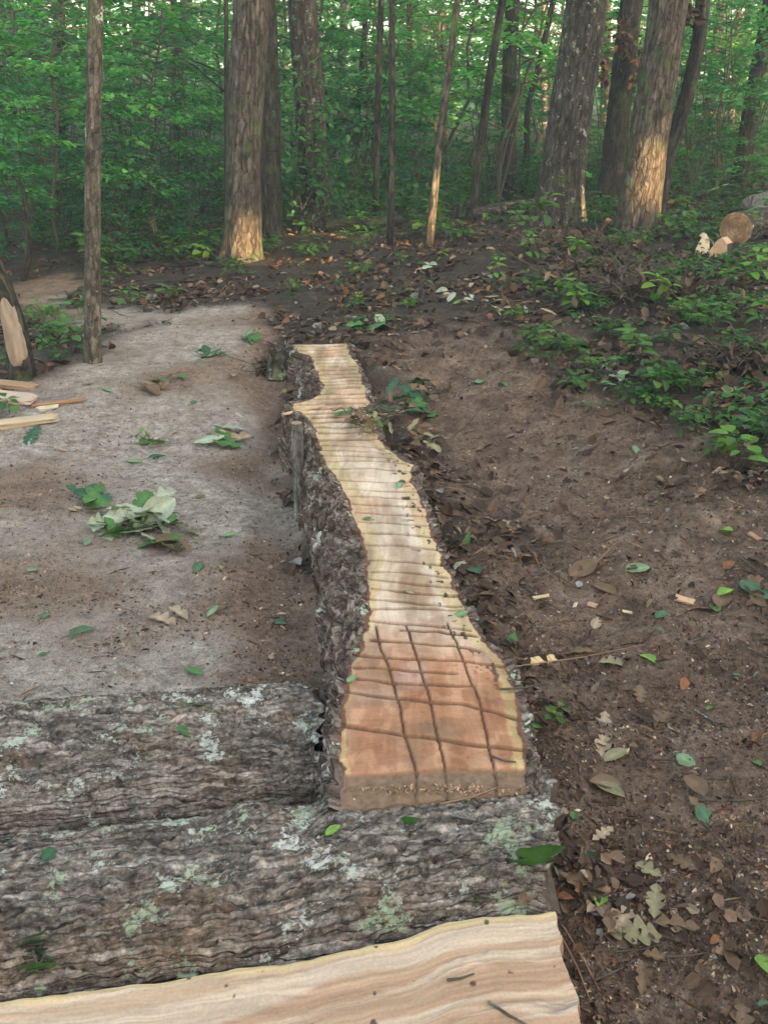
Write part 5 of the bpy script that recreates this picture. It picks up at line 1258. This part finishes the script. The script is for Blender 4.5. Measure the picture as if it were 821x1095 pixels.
def brush(px, py, w_, n, label, seed):
    b, _ = hit(px, py); r = np.random.default_rng(seed); root = empty('brush_pile', b, label, 'brush'); a = Acc()
    for k in range(n):
        p0 = r.normal(0, w_ * .4, 3) * np.array([1, .6, 0]); an = r.uniform(0, 6.28); ln = r.uniform(.15, .5); q = np.linspace(0, 1, 8)
        d = np.array([math.cos(an), math.sin(an) * .6, r.uniform(.1, .9)]); pth = p0 + q[:, None] * d * ln + np.stack([0 * q, 0 * q, -.35 * ln * q ** 2], -1) + np.cumsum(r.normal(0, .008, (8, 3)), 0)
        pth[:, 2] = np.abs(pth[:, 2]); a.add(*tube(pth, r.uniform(.002, .006) * (1.2 - q), 5)[:2])
    a.build('twigs', M_stem, root)
    m = 420; P = r.normal(0, w_ * .4, (m, 3)) * np.array([1, .6, .25]); P[:, 2] = np.abs(P[:, 2]); D = unit(r.normal(0, 1, (m, 3))); NN = unit(np.cross(D, r.normal(0, 1, (m, 3)))); L = r.uniform(.04, .09, m); V, F = leaf_cloud(P, D, NN, L, L * .5)
    mesh('dead_leaves', V, F, M_litter, root, col=np.repeat(pick(r, m, [(.045, .028, .02), (.09, .055, .035), (.16, .11, .075)], [3, 3, 1]), 6, 0), smooth=False)
brush(650, 300, .65, 150, 'dark tangle of dead twigs on the bank below the sunlit tree', 1)
brush(720, 318, .6, 120, 'dark brush heap below the split firewood', 2)
brush(800, 390, .4, 70, 'dead brush at the right edge of the bank', 3)
brush(300, 395, .12, 24, 'twiggy debris against the far left end of the walkway', 4)
brush(620, 268, .5, 90, 'dark brush around the small orange cut block', 5)

# ------------------------------------------------------------------ ground cover nobody could count
def cover(name, n, yr, xr_, pr, hgt, leaf, base, seed, cs=1.6, th=.45):
    r = np.random.default_rng(seed); y = np.exp(r.uniform(math.log(yr[0]), math.log(yr[1]), n)); x = r.uniform(xr_[0], xr_[1], n) * y
    k = (r.uniform(0, 1, n) < pr(x, y)) & (fbm(x * cs, y * cs, seed, o=3) > th); x, y = x[k], y[k]; n = len(x)
    t, m, d = masks(x, y); k = (t < .2) & (m < .5); x, y = x[k], y[k]; n = len(x)
    hh = hgt * r.uniform(.1, 1, n) ** 1.4 * (.3 + 1.2 * fbm(x * 1.1, y * 1.1, seed + 3, o=2)); P = np.stack([x, y, Gz(x, y) + hh], -1)
    D = unit(np.stack([r.normal(0, 1, n), r.normal(0, 1, n), r.normal(-.1, .3, n)], -1)); up = unit(np.stack([r.normal(0, .35, n), r.normal(0, .35, n), np.ones(n)], -1))
    L = leaf * r.uniform(.6, 1.3, n); V, F = leaf_cloud(P, D, up, L, L * .6)
    tag(mesh(name, V, F, M_leaf, None, col=np.repeat(green(n, base), 6, 0), smooth=False), kind='stuff')
cover('ground_cover', 75000, (10.5, 30), (-.75, .75), lambda x, y: .35 + .65 * ss(11, 13, y), .55, .085, (.055, .135, .045), 5, .9, .40)
cover('low_greenery', 8000, (4.0, 10.5), (.10, .55), lambda x, y: ss(.16, .30, x / y), .09, .045, (.060, .165, .050), 6, 4.0, .57)

# ------------------------------------------------------------------ damp evening air
def haze():
    x0, x1, y0, y1, z0, z1 = -125, 125, -62, 152, float(gz.min()) - 1.5, 32
    V = [(x, y, z) for z in (z0, z1) for y in (y0, y1) for x in (x0, x1)]
    F = [(0, 2, 3, 1), (4, 5, 7, 6), (0, 1, 5, 4), (2, 6, 7, 3), (0, 4, 6, 2), (1, 3, 7, 5)]
    m = bpy.data.materials.new('haze'); m.use_nodes = True; nt = m.node_tree; nt.nodes.remove(nt.nodes['Principled BSDF'])
    v = nt.nodes.new('ShaderNodeVolumePrincipled'); v.inputs['Color'].default_value = (.86, .93, .95, 1); v.inputs['Density'].default_value = .0055; v.inputs['Anisotropy'].default_value = .2
    nt.links.new(v.outputs[0], nt.nodes['Material Output'].inputs['Volume'])
    tag(mesh('haze', V, F, m, smooth=False), kind='stuff')
haze()
scene.cycles.volume_bounces = 0

# ------------------------------------------------------------------ each repeat gets a label of its own, by the thing it stands nearest to
def to_px(p):
    v = RM.transposed() @ (Vector(p) - ORI)
    return (410.5 + FPX * v.x / -v.z, 547.5 - FPX * v.y / -v.z) if v.z < -.1 else (-9999, 0)
MARKS_UP = [(20, 'left edge of the picture'), (97, 'lone slim left trunk'), (180, 'gap left of the sunlit-footed trunk'), (262, 'thick trunk with sunlit foot'), (330, 'vine-covered trunk'), (418, 'straight middle sapling'),
            (470, 'leaning orange-lit sapling'), (545, 'dark upright trunk'), (605, 'biggest grey trunk'), (655, 'trunk with dead brown leaves'), (700, 'sunlit leaning trunk'), (745, 'curved dark trunk'), (805, 'right edge of the picture')]
MARKS_DN = [((60, 360), 'peeled trunk'), ((97, 388), 'foot of the lone left sapling'), ((180, 300), 'dark branch on the litter'), ((262, 280), 'sunlit tree foot'), ((336, 248), 'foot of the vine-covered trunk'),
            ((395, 350), 'leaves behind the far walkway end'), ((455, 287), 'whitish leaf tangle'), ((458, 264), 'foot of the orange-lit sapling'), ((506, 232), 'hollow black stump'), ((545, 333), 'pale shavings heap'), ((598, 238), 'foot of the biggest trunk'),
            ((611, 260), 'small orange cut block'), ((650, 300), 'tangle of dead twigs'), ((682, 247), 'foot of the sunlit leaning trunk'), ((755, 262), 'split firewood'), ((790, 245), 'round cut log'), ((720, 318), 'dark brush heap'),
            ((653, 405), 'frosty lichen tuft'), ((800, 390), 'dead brush at right'), ((790, 500), 'bright leafy plant at right'), ((600, 470), 'bare mud right of the walkway'), ((678, 610), 'pale mint leaf'), ((731, 643), 'orange-brown chip'), ((577, 708), 'notched yellow offcut'),
            ((692, 706), 'yellow-green leaf on dark soil'), ((806, 632), 'wide bluish green leaf'), ((732, 814), 'light green leaf lower right'), ((575, 924), 'big glossy lobed leaf'), ((755, 876), 'flat teal leaf'), ((680, 1002), 'dry olive oak leaf'), ((808, 1040), 'lower right corner'),
            ((590, 800), 'right side of the walkway butt'), ((500, 600), 'right bark of the walkway'), ((140, 560), 'pale oak twig'), ((245, 469), 'dry leaf clump on the trail'), ((172, 664), 'tan lobed leaf on the trail'), ((36, 466), 'dark fern-like leaf'), ((290, 690), 'left flank of the walkway'), ((170, 415), 'dark debris on the far trail')]
SHORT = {'understory shrubs beyond the tree line': ('layered green shrub', 1), 'tall understory shrubs': ('tall arching shrub', 1), 'low bushes at the edge of the woods': ('low dark bush', 1), 'young trees in the woods': ('thin-stemmed young tree', 1),
         'spreading young trees in the woods': ('spreading young tree', 1), 'slender far trunks': ('slender far trunk', 1), 'seedlings before the biggest trunk': ('low green seedling', 0), 'seedlings around the cut logs': ('low green seedling', 0),
         'seedlings on the right bank': ('green bank seedling', 0), 'seedlings near the shavings': ('small green seedling', 0), 'seedlings beyond the walkway': ('small green seedling', 0), 'seedlings by the lone sapling': ('small green seedling', 0),
         'seedlings beyond the trail': ('small dark seedling', 0), 'low plants among the tree feet': ('low leafy plant', 0), 'low plants by the left thicket': ('low dark green plant', 0), 'dead leaves on the soil': ('dead leaf', 0), 'tiny leaf scraps': ('tiny leaf scrap', 0),
         'short twigs in the litter': ('short twig', 0)}
ORD = ['first', 'second', 'third', 'fourth', 'fifth', 'sixth', 'seventh', 'eighth', 'ninth', 'tenth', 'eleventh', 'twelfth', 'thirteenth', 'fourteenth', 'fifteenth', 'sixteenth']
bk = {}
for o in scene.objects:
    if o.parent is None and o.get('group') in SHORT:
        d_, up_ = SHORT[o['group']]; px, py = to_px(o.location)
        if up_:
            if not -5 < px < 826: continue
            m_k = min(MARKS_UP, key=lambda m: abs(m[0] - px))[1]; rel = 'behind' if 'gap' not in m_k and 'edge' not in m_k else 'by'
        else:
            m_k = min(MARKS_DN, key=lambda m: (m[0][0] - px) ** 2 + 3 * (m[0][1] - py) ** 2)[1]; rel = 'near'
        bk.setdefault((d_, rel, m_k), []).append((px, py, o))
def label_row(d_, rel, m_k, L_):
    L_.sort(key=lambda q: q[0])
    for i, (px, py, o) in enumerate(L_):
        if len(L_) == 1: o['label'] = f'{d_} alone {rel} the {m_k}' if rel == 'near' else f'{d_}, only one {rel} the {m_k}'
        else: o['label'] = f'{d_}, {ORD[min(i, 15)]} from left {rel} the {m_k}'
for (d_, rel, m_k), L_ in bk.items():
    L_.sort(key=lambda q: q[1])
    nrow = 1 if len(L_) <= 7 else 2 if len(L_) <= 18 else 3
    names = {1: [''], 2: ['farther ', 'nearer '], 3: ['farther ', 'middle-distance ', 'nearer ']}[nrow]
    for k, nm_ in enumerate(names):
        label_row(nm_ + d_, rel, m_k, L_[k * len(L_) // nrow:(k + 1) * len(L_) // nrow])
